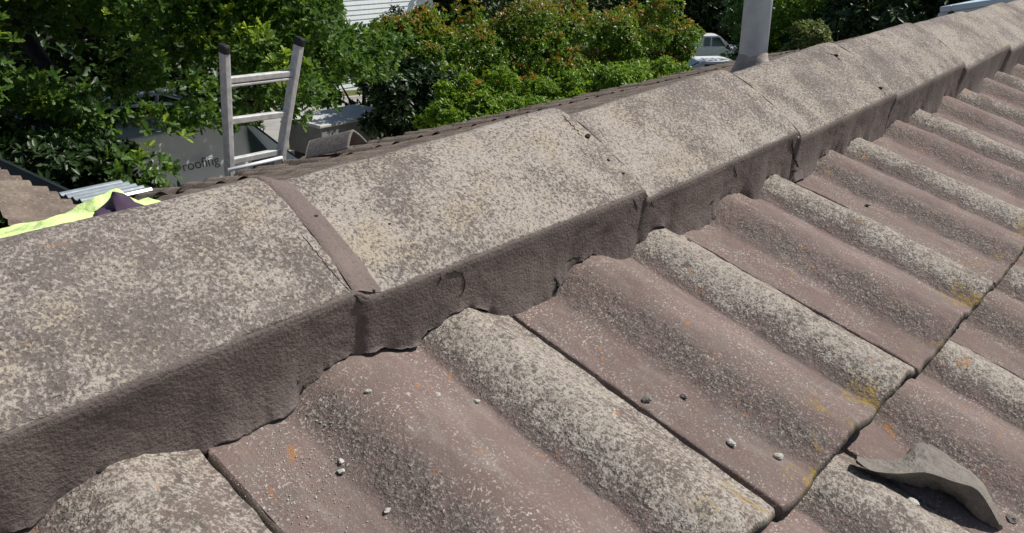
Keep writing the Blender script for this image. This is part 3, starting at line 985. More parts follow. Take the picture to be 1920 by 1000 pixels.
# dressed flashing around the foot
n1, n2 = 48, 14
V = []
for i in range(n1):
    a = 2 * math.pi * i / n1
    for j2 in range(n2):
        s = j2 / (n2 - 1)
        rr = 0.0268 + 0.066 * s ** 1.3 + 0.008 * s * math.sin(3 * a + 1)
        x = PX + rr * math.cos(a); y = PY + rr * math.sin(a)
        basez = APEX_Z - float(cap_h(y - APEX_Y)) + 0.006 if y < 0.55 else RIDGE_Z - math.tan(q) * (y - RIDGE_Y) + 0.04
        z = 0.205 * (1 - s) ** 1.6 + basez * (1 - (1 - s) ** 1.6) + 0.004 * fbm(np.array(x * 40), np.array(y * 40), 0, 2, 5)
        V.append((x, y, float(z)))
me = mesh_np("flashing", V, grid_faces(n1, n2, True))
link("flashing", me, mat_mortar("pink_grey_mortar_flashing", (0.40, 0.35, 0.32)), pipe)

# low metal framed skylight beyond the ridge
sk = thing("skylight", "low skylight with a pale blue metal rim just beyond the ridge", "skylight", (4.0, 1.0, 0.0))
c0 = at(1786, 21, 0.98); c1 = at(1885, 1, 0.66)
Rm = Matrix.Rotation(-PITCH * 0.75, 3, 'X')
mb = MB()
zc = 0.168
fx0, fx1 = float(c0[0]), float(c0[0]) + 1.1
for (cx, cy, sx, sy) in (((fx0 + fx1) / 2, 0.0, fx1 - fx0, 0.05), ((fx0 + fx1) / 2, 0.75, fx1 - fx0, 0.05), (fx0 + 0.02, 0.375, 0.05, 0.29), (fx1 - 0.02, 0.375, 0.05, 0.29)):
    p_ = Rm @ Vector((0, cy * 0.45, 0))
    mb.box((cx, 0.68 + p_.y, zc + p_.z), (sx, sy, 0.028), Rm, 0.006)
    mb.box((cx, 0.68 + p_.y, zc + p_.z - 0.08), (sx * 0.96, sy * 0.8, 0.13), Rm)
mb.build("frame", simple("pale_blue_grey_metal", (0.55, 0.66, 0.74), 0.4, 0.3, 0.5, 0.1), sk)
mb = MB(); p_ = Rm @ Vector((0, 0.17, -0.004))
mb.box(((fx0 + fx1) / 2, 0.68 + p_.y, zc + p_.z), (fx1 - fx0 - 0.06, 0.29, 0.012), Rm)
mb.build("pane", M_GLASS, sk)

# ------------------------------------------------------------------ hi-vis shirt on the far slope
def heap(name, mat, pts, Yc, wid, parent, seed, amp=0.02):
    """cloth heap: pts = (px, top py); ridge of the heap follows the photo, its foot rests on the far slope"""
    n = 90; m = 40
    xs = np.linspace(pts[0][0], pts[-1][0], n)
    ty = np.interp(xs, [p[0] for p in pts], [p[1] for p in pts])
    V = np.zeros((n, m, 3))
    for i in range(n):
        T = at(xs[i], ty[i], Yc)
        for j2 in range(m):
            s = -1 + 2 * j2 / (m - 1)
            Yv = Yc + s * wid
            base = RIDGE_Z - math.tan(q) * (Yv - RIDGE_Y) + 0.028
            h = max(T[2] - (RIDGE_Z - math.tan(q) * (Yc - RIDGE_Y) + 0.03), 0.004)
            e = max(0.0, 1 - abs(s) ** 2.2)
            endt = min(1.0, min(i, n - 1 - i) / 5.0)
            z = base + h * e * (0.25 + 0.75 * endt ** 0.5) + amp * e * float(fbm(np.array(T[0] * 13 + Yv * 6), np.array(Yv * 16), seed, 3, seed)) * min(1, h / 0.03)
            V[i, j2] = (T[0] + 0.02 * s * math.sin(i * 0.2), Yv, z)
    me = mesh_np(name, V.reshape(-1, 3), grid_faces(n, m))
    return link(name, me, mat, parent)


shirt = thing("work_shirt", "crumpled yellow hi-vis work shirt with purple yoke dropped behind the ridge", "shirt", (0.75, 2.1, -0.33))
heap("body", M_HIVIS, [(-60, 452), (-20, 438), (0, 432), (40, 420), (60, 414), (85, 409), (110, 401), (140, 390), (165, 383), (192, 377), (199, 368), (209, 358), (218, 360), (222, 372), (235, 380)], 2.15, 0.17, shirt, 3, 0.017)
heap("yoke", M_PURPLE, [(170, 408), (180, 397), (196, 388), (206, 370), (214, 357), (222, 359), (236, 369), (246, 376), (256, 386)], 2.02, 0.075, shirt, 11, 0.008)
heap("sleeve", M_HIVIS, [(243, 380), (250, 374), (268, 374), (280, 372), (288, 377)], 2.12, 0.07, shirt, 17, 0.006)

# loose ridge cap lying on the far slope
lc = []
nx_, ny_ = 24, 36
for i in range(nx_):
    x = i / (nx_ - 1) * 0.36
    for j2 in range(ny_):
        s = -1 + 2 * j2 / (ny_ - 1)
        y = s * 0.105
        lc.append((x, y, 0.125 - float(cap_h(y)) * 1.75))
for i in range(nx_):
    x = i / (nx_ - 1) * 0.36
    for j2 in range(ny_):
        s = -1 + 2 * j2 / (ny_ - 1)
        y = s * 0.092
        lc.append((x, y, 0.108 - float(cap_h(y)) * 1.75))
F = [tuple(f) for f in grid_faces(nx_, ny_)] + [tuple(int(i) + nx_ * ny_ for i in f[::-1]) for f in grid_faces(nx_, ny_)]
off = nx_ * ny_
for i in range(nx_ - 1):
    for jj in (0, ny_ - 1):
        F.append((i * ny_ + jj, (i + 1) * ny_ + jj, off + (i + 1) * ny_ + jj, off + i * ny_ + jj))
for j2 in range(ny_ - 1):
    for ii in (0, nx_ - 1):
        F.append((ii * ny_ + j2, ii * ny_ + j2 + 1, off + ii * ny_ + j2 + 1, off + ii * ny_ + j2))
P = at(672, 272, 3.2)
base = Vector((P[0], 3.2, RIDGE_Z - math.tan(q) * (3.2 - RIDGE_Y) + 0.03))
ml = Matrix.Translation(base) @ Matrix.Rotation(math.radians(106), 4, 'Z') @ Matrix.Rotation(math.radians(17), 4, 'Y') @ Matrix.Scale(0.80, 4)
tag(link("loose_ridge_cap", mesh_np("loose_ridge_cap", lc, F), mat_mortar("grey_brown_weathered_concrete", (0.20, 0.18, 0.165)), None, ml), "loose grey ridge cap left lying on the far slope near the eave", "ridge cap")

# ------------------------------------------------------------------ ladder at the far eave
lad = thing("ladder", "worn aluminium ladder with black end caps standing up past the far eave", "ladder", (2.8, 4.3, -3.3))
LT, LB = at(420, 92, 3.98), at(431, 345, 4.12)
RT, RB = at(561, 78, 3.98), at(522, 318, 4.12)


def stile(T, B, name):
    T, B = Vector(T), Vector(B)
    d = (B - T).normalized()
    foot = B + d * ((B.z + 3.28) / -d.z)
    mb = MB()
    s = Vector((1, 0.0, 0)); t = d.cross(s).normalized(); s = t.cross(d).normalized()
    R3 = Matrix((s, t, d)).transposed()
    mid = (T + foot) / 2
    mb.box(mid, (0.030, 0.062, (foot - T).length), R3, 0.004)
    mb.box(mid + s * 0.017, (0.006, 0.05, (foot - T).length * 0.995), R3)
    o = mb.build("stile", M_ALU, lad)
    mb = MB(); mb.box(T - d * 0.0, (0.040, 0.074, 0.05), R3, 0.012)
    mb.build("end_cap", M_BLACKP, o)
    return T, foot, d


lT, lF, ld = stile(LT, LB, "stile"); rT, rF, rd = stile(RT, RB, "stile")
def on_stile(T, d, py, px):
    # point on the stile nearest a given photo row
    best = None
    for k2 in range(400):
        p_ = T + d * (k2 * 0.01)
        r = np.array(p_) - CAM; c = RX.T @ r
        y = 500 + FPX * c[1] / c[2]
        if best is None or abs(y - py) < best[0]: best = (abs(y - py), p_)
    return best[1]
for (ya, yb, h) in ((152, 136, 0.034), (161, 145, 0.016), (228, 212, 0.036), (302, 284, 0.036), (375, 352, 0.036), (445, 420, 0.036), (520, 490, 0.036)):
    a, b = on_stile(lT, ld, ya, 0), on_stile(rT, rd, yb, 0)
    mb = MB(); mid = (a + b) / 2; d = (b - a).normalized()
    t = ld.cross(d).normalized(); w3 = d.cross(t)
    mb.box(mid, ((b - a).length, 0.032, h), Matrix((d, t, w3)).transposed(), 0.005)
    mb.build("rung", M_ALU, lad)
# bracket at the eave
a, b = at(429, 319, 3.9), at(528, 296, 3.9)
mb = MB(); mb.tube([a + np.array([0.02, 0.05, -0.10]), a, b, b + np.array([0.03, 0.05, -0.10])], 0.011, 8)
mb.build("stand_off_bracket", M_WHITE, lad, smooth=True)

# ------------------------------------------------------------------ trees and shrubs
OAK = (np.array([(.72, 1, 1)]) * np.array([(0, 0, 0), (.10, .10, .01), (.22, .22, .03), (.13, .34, .02), (.34, .52, .05), (.16, .60, .03), (.25, .80, .04), (0, 1.0, 0),
                 (-.25, .80, .04), (-.16, .60, .03), (-.34, .52, .05), (-.13, .34, .02), (-.22, .22, .03), (-.10, .10, .01)]),
       [(0, 1, 2, 3, 4, 5, 6, 7), (0, 7, 8, 9, 10, 11, 12, 13)])
SIMPLE = (np.array([(0, 0, 0), (.20, .30, .06), (.17, .68, .05), (0, 1.0, -.04), (-.17, .68, .05), (-.20, .30, .06)]),
          [(0, 1, 2, 3), (0, 3, 4, 5)])


def unit(a):
    return a / (np.linalg.norm(a, axis=-1, keepdims=True) + 1e-9)


def leaves_mesh(name, pos, dirs, tip, n_leaf, size, tmpl, g, spread=(35, 85)):
    N = len(pos)
    P = np.repeat(pos, n_leaf, 0); D = np.repeat(dirs, n_leaf, 0); TP = np.repeat(tip, n_leaf)
    Mn = len(P)
    rnd = unit(g.normal(size=(Mn, 3)))
    perp = unit(rnd - D * (rnd * D).sum(1, keepdims=True))
    th = np.radians(g.uniform(spread[0], spread[1], Mn))[:, None]
    A = unit(D * np.cos(th) + perp * np.sin(th))
    up = unit(D + np.array([0, 0, 0.7]) + g.normal(0, 0.35, (Mn, 3)))
    Nn = unit(up - A * (up * A).sum(1, keepdims=True))
    Sd = np.cross(A, Nn)
    sz = size * g.uniform(0.65, 1.25, Mn)
    tv, tf = tmpl
    k = len(tv)
    V = P[:, None] + sz[:, None, None] * (tv[None, :, 0:1] * Sd[:, None] + tv[None, :, 1:2] * A[:, None] + tv[None, :, 2:3] * Nn[:, None])
    V = V + g.normal(0, 0.1, (Mn, 1, 3)) * size * 1.2
    fk = len(tf[0])
    base = (np.arange(Mn) * k)[:, None, None]
    Fc = (np.array(tf)[None] + base).reshape(-1, fk)
    tint = np.repeat(np.clip(g.beta(1.6, 2.2, Mn) + 0.0, 0, 1), k)
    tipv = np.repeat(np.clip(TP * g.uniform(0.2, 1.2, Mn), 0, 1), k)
    return mesh_np(name, V.reshape(-1, 3), Fc, False, {"tint": tint, "tip": tipv})


def crown_points(blobs, n, g, shell=0.45):
    """blobs: (x,y,z,rx,ry,rz,weight). clusters sit mostly in the outer shell of many sub-clumps"""
    B = np.array(blobs, float)
    w = B[:, 6] / B[:, 6].sum()
    subs = []
    for b, wi in zip(B, w):
        ns_ = max(5, int(26 * wi * len(B)))
        d = unit(g.normal(size=(ns_, 3))); r = g.uniform(0.35, 1.0, ns_) ** 0.6
        c = b[:3] + d * r[:, None] * b[3:6]
        rad = g.uniform(0.20, 0.42, ns_) * b[3:6].mean()
        subs.append(np.concatenate([c, rad[:, None], np.repeat(b[None, :3], ns_, 0)], 1))
    S = np.concatenate(subs)
    pr = S[:, 3] ** 2; pr /= pr.sum()
    idx = g.choice(len(S), n, p=pr)
    d = unit(g.normal(size=(n, 3)))
    r = 1 - shell * g.random(n) ** 1.4
    pos = S[idx, :3] + d * (r * S[idx, 3])[:, None] * np.array([1, 1, 0.8])
    out = unit(pos - S[idx, 4:7])
    dirs = unit(d * 0.8 + out * 0.6 + np.array([0, 0, 0.45]) + g.normal(0, 0.25, (n, 3)))
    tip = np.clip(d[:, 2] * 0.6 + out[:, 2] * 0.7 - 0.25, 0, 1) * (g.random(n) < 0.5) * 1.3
    return pos, dirs, tip, S


def tree(name, label, cat, base, blobs, n, size, tmpl, mat, seed, n_leaf=7, group=None, trunk_r=0.12, spread=(35, 85), keep=None, limbs=14, shell=0.45, fork=None):
    g = np.random.default_rng(seed)
    bz = float(ground_z(base[0], base[1])) if len(base) == 2 else base[2]
    root = thing(name, label, cat, (base[0], base[1], bz), group)
    pos, dirs, tip, S = crown_points(blobs, n, g, shell)
    if keep is not None:
        ok = keep(pos); pos, dirs, tip = pos[ok], dirs[ok], tip[ok]
    me = leaves_mesh("crown", pos, dirs, tip, n_leaf, size, tmpl, g, spread)
    link("crown", me, mat, root)
    mb = MB()
    cen = np.average(np.array(blobs)[:, :3], axis=0, weights=np.array(blobs)[:, 6])
    b0 = np.array([base[0], base[1], bz - 0.1])
    fork = b0 + (np.array([cen[0], cen[1], cen[2]]) - b0) * 0.55 if fork is None else np.array(fork)
    mb.tube([b0, b0 * 0.6 + fork * 0.4 + g.normal(0, 0.04, 3), fork], [trunk_r * 1.3, trunk_r, trunk_r * 0.8], 10)
    for i in g.choice(len(S), min(limbs, len(S)), replace=False):
        e = S[i, :3]
        m_ = fork * 0.5 + e * 0.5 + g.normal(0, 0.08, 3) * np.linalg.norm(e - fork)
        if keep is not None and not keep(np.array([e]))[0]: continue
        mb.tube([fork, m_, e], [trunk_r * 0.5, trunk_r * 0.28, trunk_r * 0.08], 6)
    mb.build("trunk", M_BARK, root, smooth=True)
    return root


L_OAK = mat_leaf("oak_leaf", (0.038, 0.088, 0.024), (0.140, 0.250, 0.030), (0.56, 0.70, 0.06), 0.42, 0.45, 0.3)  # tip colour paints the sunlit look onto the clump tops
L_RED = mat_leaf("red_tip_leaf", (0.062, 0.150, 0.018), (0.190, 0.285, 0.024), (0.52, 0.15, 0.03), 0.38, 0.33)
L_GRN = mat_leaf("bright_green_leaf", (0.090, 0.190, 0.018), (0.240, 0.35, 0.030), None, 0.38, 0.4)
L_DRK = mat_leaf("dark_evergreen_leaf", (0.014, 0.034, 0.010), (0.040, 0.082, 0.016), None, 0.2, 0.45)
L_YEL = mat_leaf("yellow_green_leaf", (0.10, 0.15, 0.04), (0.24, 0.27, 0.10), None, 0.3, 0.5)
L_MID = mat_leaf("mid_green_leaf", (0.03, 0.09, 0.016), (0.09, 0.18, 0.026), None, 0.3, 0.42)

# the big tree on the left: deep gaps between its limbs
OAK_VOIDS = [tuple(at(px, py, 6.3)) + (rx * 1.1, 1.15, rz * 1.1) for px, py, rx, rz in ((60, 70, .36, .22), (150, 125, .30, .20), (330, 70, .26, .24), (385, 150, .16, .22), (600, 120, .22, .14), (470, 30, .20, .12), (250, 250, .22, .10), (60, 240, .2, .1), (690, 60, .14, .12))]
def keep_oak(p):
    low = np.interp(p[:, 0], [0.5, 2.3, 2.72, 2.9, 4.0, 4.6, 5.0, 5.6, 6.5], [-2.0, -1.72, -1.27, -1.12, -1.15, -1.08, -0.95, -0.98, -0.95])
    yy = p[:, 1]
    void = np.zeros(len(p), bool)
    for c in OAK_VOIDS:
        void |= (((p - np.array(c[:3])) / np.array(c[3:])) ** 2).sum(1) < 1
    gap = (p[:, 0] > 0.775 * p[:, 1]) & (p[:, 2] > -0.068 * p[:, 1])
    return (p[:, 2] > low * (0.35 + 0.65 * yy / 6.6)) & (p[:, 1] > 4.75) & ~gap & ~void
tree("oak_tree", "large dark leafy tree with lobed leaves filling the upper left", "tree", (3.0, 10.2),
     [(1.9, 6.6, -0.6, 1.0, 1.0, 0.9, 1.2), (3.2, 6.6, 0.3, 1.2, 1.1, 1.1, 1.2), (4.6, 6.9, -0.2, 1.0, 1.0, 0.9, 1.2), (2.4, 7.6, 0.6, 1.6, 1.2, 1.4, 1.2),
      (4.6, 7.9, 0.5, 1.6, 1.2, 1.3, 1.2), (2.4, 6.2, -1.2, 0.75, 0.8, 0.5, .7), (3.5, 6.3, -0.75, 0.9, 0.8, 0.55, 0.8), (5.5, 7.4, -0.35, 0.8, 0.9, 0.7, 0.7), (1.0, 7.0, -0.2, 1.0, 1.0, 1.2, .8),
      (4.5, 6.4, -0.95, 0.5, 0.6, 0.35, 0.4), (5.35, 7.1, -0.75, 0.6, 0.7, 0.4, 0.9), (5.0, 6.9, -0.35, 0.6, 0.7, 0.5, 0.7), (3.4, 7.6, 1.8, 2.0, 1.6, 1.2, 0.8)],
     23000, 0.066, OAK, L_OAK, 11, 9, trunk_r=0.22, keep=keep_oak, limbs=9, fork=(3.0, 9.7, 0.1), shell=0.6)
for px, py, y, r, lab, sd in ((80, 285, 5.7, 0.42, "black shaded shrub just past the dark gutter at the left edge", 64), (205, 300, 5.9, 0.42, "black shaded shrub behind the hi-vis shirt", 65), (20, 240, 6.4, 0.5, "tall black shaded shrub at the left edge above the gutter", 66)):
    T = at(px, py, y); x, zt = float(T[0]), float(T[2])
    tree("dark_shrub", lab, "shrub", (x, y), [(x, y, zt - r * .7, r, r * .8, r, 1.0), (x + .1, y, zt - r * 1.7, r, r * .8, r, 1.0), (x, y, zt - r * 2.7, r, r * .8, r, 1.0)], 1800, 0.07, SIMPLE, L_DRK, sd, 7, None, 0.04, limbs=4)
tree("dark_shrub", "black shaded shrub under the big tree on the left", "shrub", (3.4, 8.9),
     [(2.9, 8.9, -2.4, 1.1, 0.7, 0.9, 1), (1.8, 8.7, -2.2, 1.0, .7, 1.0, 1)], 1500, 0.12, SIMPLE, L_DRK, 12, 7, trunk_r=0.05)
# red tipped hedge shrubs in the middle
spec = [(765, 24, 9.0, 0.75, "red tipped green shrub beside the dark gap, leftmost of the row"), (862, 2, 9.4, 0.95, "tall red tipped shrub second from the left of the hedge row"),
        (975, -14, 9.3, 1.0, "red tipped shrub in the middle of the hedge row"), (1095, -2, 9.1, 1.0, "red tipped shrub second from the flue pipe in the hedge row"),
        (1212, 0, 8.7, 0.95, "red tipped shrub at the right end of the hedge near the flue pipe")]
for i, (px, py, y, r, lab) in enumerate(spec):
    T = at(px, py, y); x, zt = float(T[0]), float(T[2])
    bl = [(x, y, zt - r * 0.9, r, r * 0.9, r * 0.9, 1.0), (x - .4, y - .35, zt - r * 1.75, r * .85, r * .8, r * 0.8, 0.8), (x + .4, y - .2, zt - r * 1.6, r * .8, r * .8, r * .8, 0.7)]
    if i == 0: bl = [(x, y, zt - .55, .85, .8, .5, 1.0)]
    tree("red_tip_shrub", lab, "shrub", (x, y), bl, 5200 if i else 3000, 0.062, SIMPLE, L_RED, 30 + i, 8, "red tipped hedge shrubs beyond the roof", 0.07, limbs=8)
# lower bright shrubs in front
spec = [(862, 158, 6.3, 0.52, "bright green low shrub nearest the dark gap"), (935, 148, 6.3, 0.55, "bright green low shrub second along the front hedge"), (1030, 142, 6.2, 0.58, "bright green low shrub in the middle of the front hedge"),
        (1130, 130, 6.1, 0.62, "bright green low shrub fourth along the front hedge"), (1222, 116, 6.0, 0.62, "bright green low shrub at the far end of the front hedge")]
for i, (px, py, y, r, lab) in enumerate(spec):
    T = at(px, py - 6, y); x, zt = float(T[0]), float(T[2])
    tree("green_shrub", lab, "shrub", (x, y), [(x, y, zt - r * .8, r, r * .85, r * .8, 1.0), (x + .2, y - .15, zt - r * 1.7, r, r * .8, r * .8, 0.8)],
         3600, 0.052, SIMPLE, L_GRN, 50 + i, 7, "bright green front hedge shrubs", 0.05, limbs=6)
for px, py, y, r, lab, sd in ((752, 128, 8.2, 0.62, "added dark shrub backing the shaded gap left of the red tipped hedge", 61), (812, 150, 8.0, 0.6, "added dark shrub filling the shade under the left end of the red tipped hedge", 62),  # shrubs added as dark backing where the gap holds only shade
                              (745, 60, 11.0, 0.9, "added dark backing shrub behind the leftmost red tipped shrub", 63)):
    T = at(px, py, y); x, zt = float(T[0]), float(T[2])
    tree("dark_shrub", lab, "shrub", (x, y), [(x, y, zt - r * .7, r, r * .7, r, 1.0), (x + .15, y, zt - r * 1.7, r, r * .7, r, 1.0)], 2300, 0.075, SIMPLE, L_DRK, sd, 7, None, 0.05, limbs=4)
# trees behind
def big(name, lab, x, y, r, h, mat, seed, n=3000, size=0.2, grp="trees beyond the garden"):
    gz = float(ground_z(x, y))
    tree(name, lab, "tree", (x, y), [(x, y, gz + h - r, r, r, r, 1.2), (x - r * .5, y + r * .2, gz + h - r * 1.7, r * .8, r * .8, r * .7, .8), (x + r * .55, y - r * .2, gz + h - r * 1.6, r * .8, r * .8, r * .7, .8),
                                     (x, y, gz + h - r * 2.4, r * .9, r * .9, r * .8, .8)], n, size, SIMPLE, mat, seed, 7, grp, 0.18, limbs=8)
def bigp(name, lab, px, X, r, top, *a_, **k_):
    """tree standing at depth X behind the photo column px, its top above the row top"""
    T = atX(px, top, X); h = float(T[2]) - float(ground_z(X, T[1]))
    big(name, lab, X, float(T[1]), r, h, *a_, **k_)


bigp("bushy_tree", "bright green bushy tree just right of the flue pipe", 1500, 20.0, 1.0, -14, L_GRN, 70, 3000, 0.12, None)
T = atX(1522, 38, 15.0)
tree("yellow_shrub", "pale yellow green shrub beside the ridge right of the flue pipe", "shrub", (15.0, float(T[1])),
     [(15.0, float(T[1]), float(T[2]) - .42, .36, .34, .45, 1), (14.8, float(T[1]) + .32, float(T[2]) - .75, .3, .3, .30, .6)], 1100, 0.065, SIMPLE, L_YEL, 71, 7, None, 0.03, limbs=4)
T = at(672, 70, 13.0)
tree("leafy_tree", "mid green tree between the big oak and the weatherboard house", "tree", (float(T[0]), 13.0), [(float(T[0]), 13.0, float(T[2]) - .75, 1.0, .9, .75, 1)], 1900, 0.10, SIMPLE, L_MID, 79, 7, None, 0.08, limbs=6)
bigp("dark_tree", "dark tree behind the ridge at the upper right", 1720, 20.0, 2.2, -200, L_DRK, 72, 3000, 0.2)
bigp("dark_tree", "dark tree beyond the skylight in the upper right corner", 1930, 22.0, 2.3, -220, L_DRK, 73, 3000, 0.2)
bigp("dark_tree", "dark tree between the bushy green tree and the upper right corner", 1610, 27.0, 2.4, -170, L_DRK, 74, 3000, 0.24)
bigp("leafy_tree", "tall green tree behind the bushy tree at the flue pipe", 1520, 34.0, 2.6, -160, L_MID, 75, 3000, 0.24)
bigp("dark_tree", "dark tree directly behind the far white pickup", 1335, 56.0, 4.2, -160, L_DRK, 76, 2600, 0.34)
bigp("dark_tree", "dark tree behind the flue pipe", 1430, 60.0, 4.2, -180, L_DRK, 77, 2600, 0.34)
bigp("dark_tree", "dark tree over the right end of the red tipped hedge", 1235, 58.0, 4.2, -150, L_DRK, 78, 2600, 0.3)
for i, (x, y, r, h, lab) in enumerate([(66, 44, 5, 14, "distant dark tree beyond the lawn"), (60, 60, 7, 16, "most distant dark tree above the hedge"),
                                      (30, 31, 3.6, 9.5, "dark tree behind the red tipped hedge"), (25, 26.5, 2.8, 7.5, "dark tree right of the weatherboard house"), (7, 19, 3.0, 7.0, "dark tree across the street at the upper left"),
                                      (12, 27, 3.6, 9, "dark tree left of the weatherboard house"), (2, 16, 3.2, 8, "dark tree behind the big leafy tree, at the left edge"), (56, 20, 4.5, 12, "distant dark tree right of the flue pipe"),
                                      (40, 8, 4, 11, "distant dark tree in the upper right"), (3.4, 12.0, 2.2, 5.0, "dark tree added behind the big leafy tree to blacken its gaps"), (5.6, 13.0, 1.6, 3.4, "low dark tree in the shade beyond the van")]):  # first tree here is added as dark backing for the oak's gaps
    big("dark_tree", lab, x, y, r, h, L_DRK, 80 + i, 2600, 0.34 if i < 9 else 0.2)

# ------------------------------------------------------------------ weatherboard house
hp = at(700, 28, 25.0)
hx = float(hp[0]); hz = float(ground_z(hx, 25))
house = thing("weatherboard_house", "pale weatherboard house wall glimpsed between the trees at the top", "house", (hx, 27, hz))
mb = MB()
b0_ = float(hp[2]) - 3.0; nb = 46
for i in range(nb):
    z = b0_ + i * 0.17
    mb.prism([(0.02, 0), (0.045, 0), (0.02, 0.17), (0.0, 0.17)], hx - 4.0, hx + 3.0, (0, -1, 0), (0, 0, 1), (1, 0, 0), (0, 25.0, z))
mb.box((hx - 0.5, 27.6, b0_ + nb * .085), (6.9, 5.1, nb * .17))
mb.build("wall", M_BOARD, house)
mb = MB()
mb.prism([(-3.2, 0), (3.2, 0), (0, 1.6)], hx - 4.3, hx + 3.3, (0, 1, 0), (0, 0, 1), (1, 0, 0), (0, 27.6, b0_ + nb * .17 + 0.005))
mb.build("roof", M_FAR, house)

# ------------------------------------------------------------------ vehicles
def vehicle(name, label, cat, loc, heading, kind, paint, group=None, sc=1.0):
    """local x forward, y left, z up; origin on the ground under the middle"""
    h = Vector((heading[0], heading[1], 0)).normalized(); l = Vector((-h.y, h.x, 0))
    gz = float(ground_z(loc[0], loc[1])) + 0.03
    O = Vector((loc[0], loc[1], gz))
    root = thing(name, label, cat, tuple(O), group)
    U, V_, Z_ = h * sc, l * sc, Vector((0, 0, 1)) * sc
    def P(x, y, z): return O + U * x + V_ * y + Z_ * z
    def loft(mb, secs):
        vs, fs = [], []
        n = len(secs[0])
        for s in secs: vs += [P(*p_) for p_ in s]
        for i in range(len(secs) - 1):
            for k2 in range(n): fs.append((i * n + k2, i * n + (k2 + 1) % n, (i + 1) * n + (k2 + 1) % n, (i + 1) * n + k2))
        fs.append(tuple(range(n - 1, -1, -1))); fs.append(tuple(range((len(secs) - 1) * n, len(secs) * n)))
        mb.add(vs, fs)
    def sec(x, w, z0, z1, tum=0.06):
        return [(x, -w * .94, z0), (x, w * .94, z0), (x, w, z0 + (z1 - z0) * .45), (x, w * (1 - tum), z1 - .05), (x, w * (1 - tum) - .06, z1), (x, -w * (1 - tum) + .06, z1), (x, -w * (1 - tum), z1 - .05), (x, -w, z0 + (z1 - z0) * .45)]
    mb = MB()
    if kind == 'ute':
        loft(mb, [sec(2.5, .72, .38, .78), sec(2.42, .84, .30, .95), sec(1.6, .9, .28, 1.06), sec(1.0, .9, .28, 1.10), sec(-0.75, .9, .28, 1.10), sec(-.80, .9, .30, 1.12), sec(-2.4, .9, .32, 1.12), sec(-2.48, .86, .42, 1.08)])
        cab = [(1.15, .80, 1.08, 1.12), (0.45, .70, 1.08, 1.72), (0.2, .69, 1.08, 1.76), (-0.55, .69, 1.08, 1.75), (-.78, .74, 1.08, 1.2)]
        wx = (1.55, -1.5)
    elif kind == 'van':
        loft(mb, [sec(2.4, .74, .40, .85), sec(2.3, .86, .30, 1.05), sec(1.7, .9, .28, 1.2), sec(-2.3, .9, .28, 1.2), sec(-2.4, .88, .34, 1.18)])
        cab = [(1.75, .82, 1.18, 1.22), (1.05, .76, 1.18, 1.88), (.8, .76, 1.18, 1.93), (-2.2, .76, 1.18, 1.92), (-2.38, .8, 1.18, 1.25)]
        wx = (1.5, -1.5)
    else:
        loft(mb, [sec(2.15, .68, .34, .66), sec(2.05, .80, .26, .78), sec(1.2, .86, .22, .92), sec(.8, .86, .22, .95), sec(-1.5, .86, .22, .98), sec(-2.05, .82, .26, .95), sec(-2.15, .74, .36, .88)])
        cab = [(1.0, .76, .93, .96), (.25, .64, .93, 1.38), (0, .63, .93, 1.43), (-.9, .63, .93, 1.42), (-1.75, .72, .93, 1.0)]
        wx = (1.3, -1.3)
    mb.build("body", paint, root, smooth=False, bevel=0.03)
    mb = MB()
    secs = []
    for (x, w, z0, z1) in cab: secs.append([(x, -w - .08 * (z1 - z0 > .2), z0), (x, w + .08 * (z1 - z0 > .2), z0), (x, w, z1), (x, -w, z1)])
    loft(mb, secs)
    mb.build("cabin", paint, root, bevel=0.04)
    # windows: windscreen, rear, two a side
    def quad(nm, pts, push):
        m2 = MB(); a = [P(*p_) + Vector(push) for p_ in pts]; nrm = (a[1] - a[0]).cross(a[2] - a[0]).normalized()
        b = [p_ - nrm * 0.015 for p_ in a]
        m2.add(a + b, [(0, 1, 2, 3), (7, 6, 5, 4), (0, 4, 5, 1), (1, 5, 6, 2), (2, 6, 7, 3), (3, 7, 4, 0)])
        m2.build(nm, M_GLASS, root)
    c0_, c1_, c2_, c3_, c4_ = cab
    fl = lambda a, b, t: a + (b - a) * t
    def fr(t, s, ca, cb):   # point on the sloping front or rear glass
        x = fl(ca[0], cb[0], t); w = fl(ca[1], cb[1], t) * s * .88; z = fl(ca[3], cb[3], t)
        return (x, w, z)
    up_ = Z_.normalized() * 0.02
    quad("windscreen", [fr(.1, 1, c0_, c1_), fr(.1, -1, c0_, c1_), fr(.92, -1, c0_, c1_), fr(.92, 1, c0_, c1_)], tuple(up_ + h * 0.012))
    quad("rear_window", [fr(.15, -1, c4_, c3_), fr(.15, 1, c4_, c3_), fr(.9, 1, c4_, c3_), fr(.9, -1, c4_, c3_)], tuple(up_ - h * 0.012))
    zb_, zt_ = c1_[2] + .06, c2_[3] - .10
    def sidepts(xa, xb, xa2, xb2, s):
        wb, wt = c2_[1] + .08 - .005, c2_[1] + .018
        return [(xa, s * (wb + .006), zb_), (xb, s * (wb + .006), zb_), (xb2, s * (wt + .006), zt_), (xa2, s * (wt + .006), zt_)]
    mid_ = (c1_[0] + c3_[0]) / 2 - .02
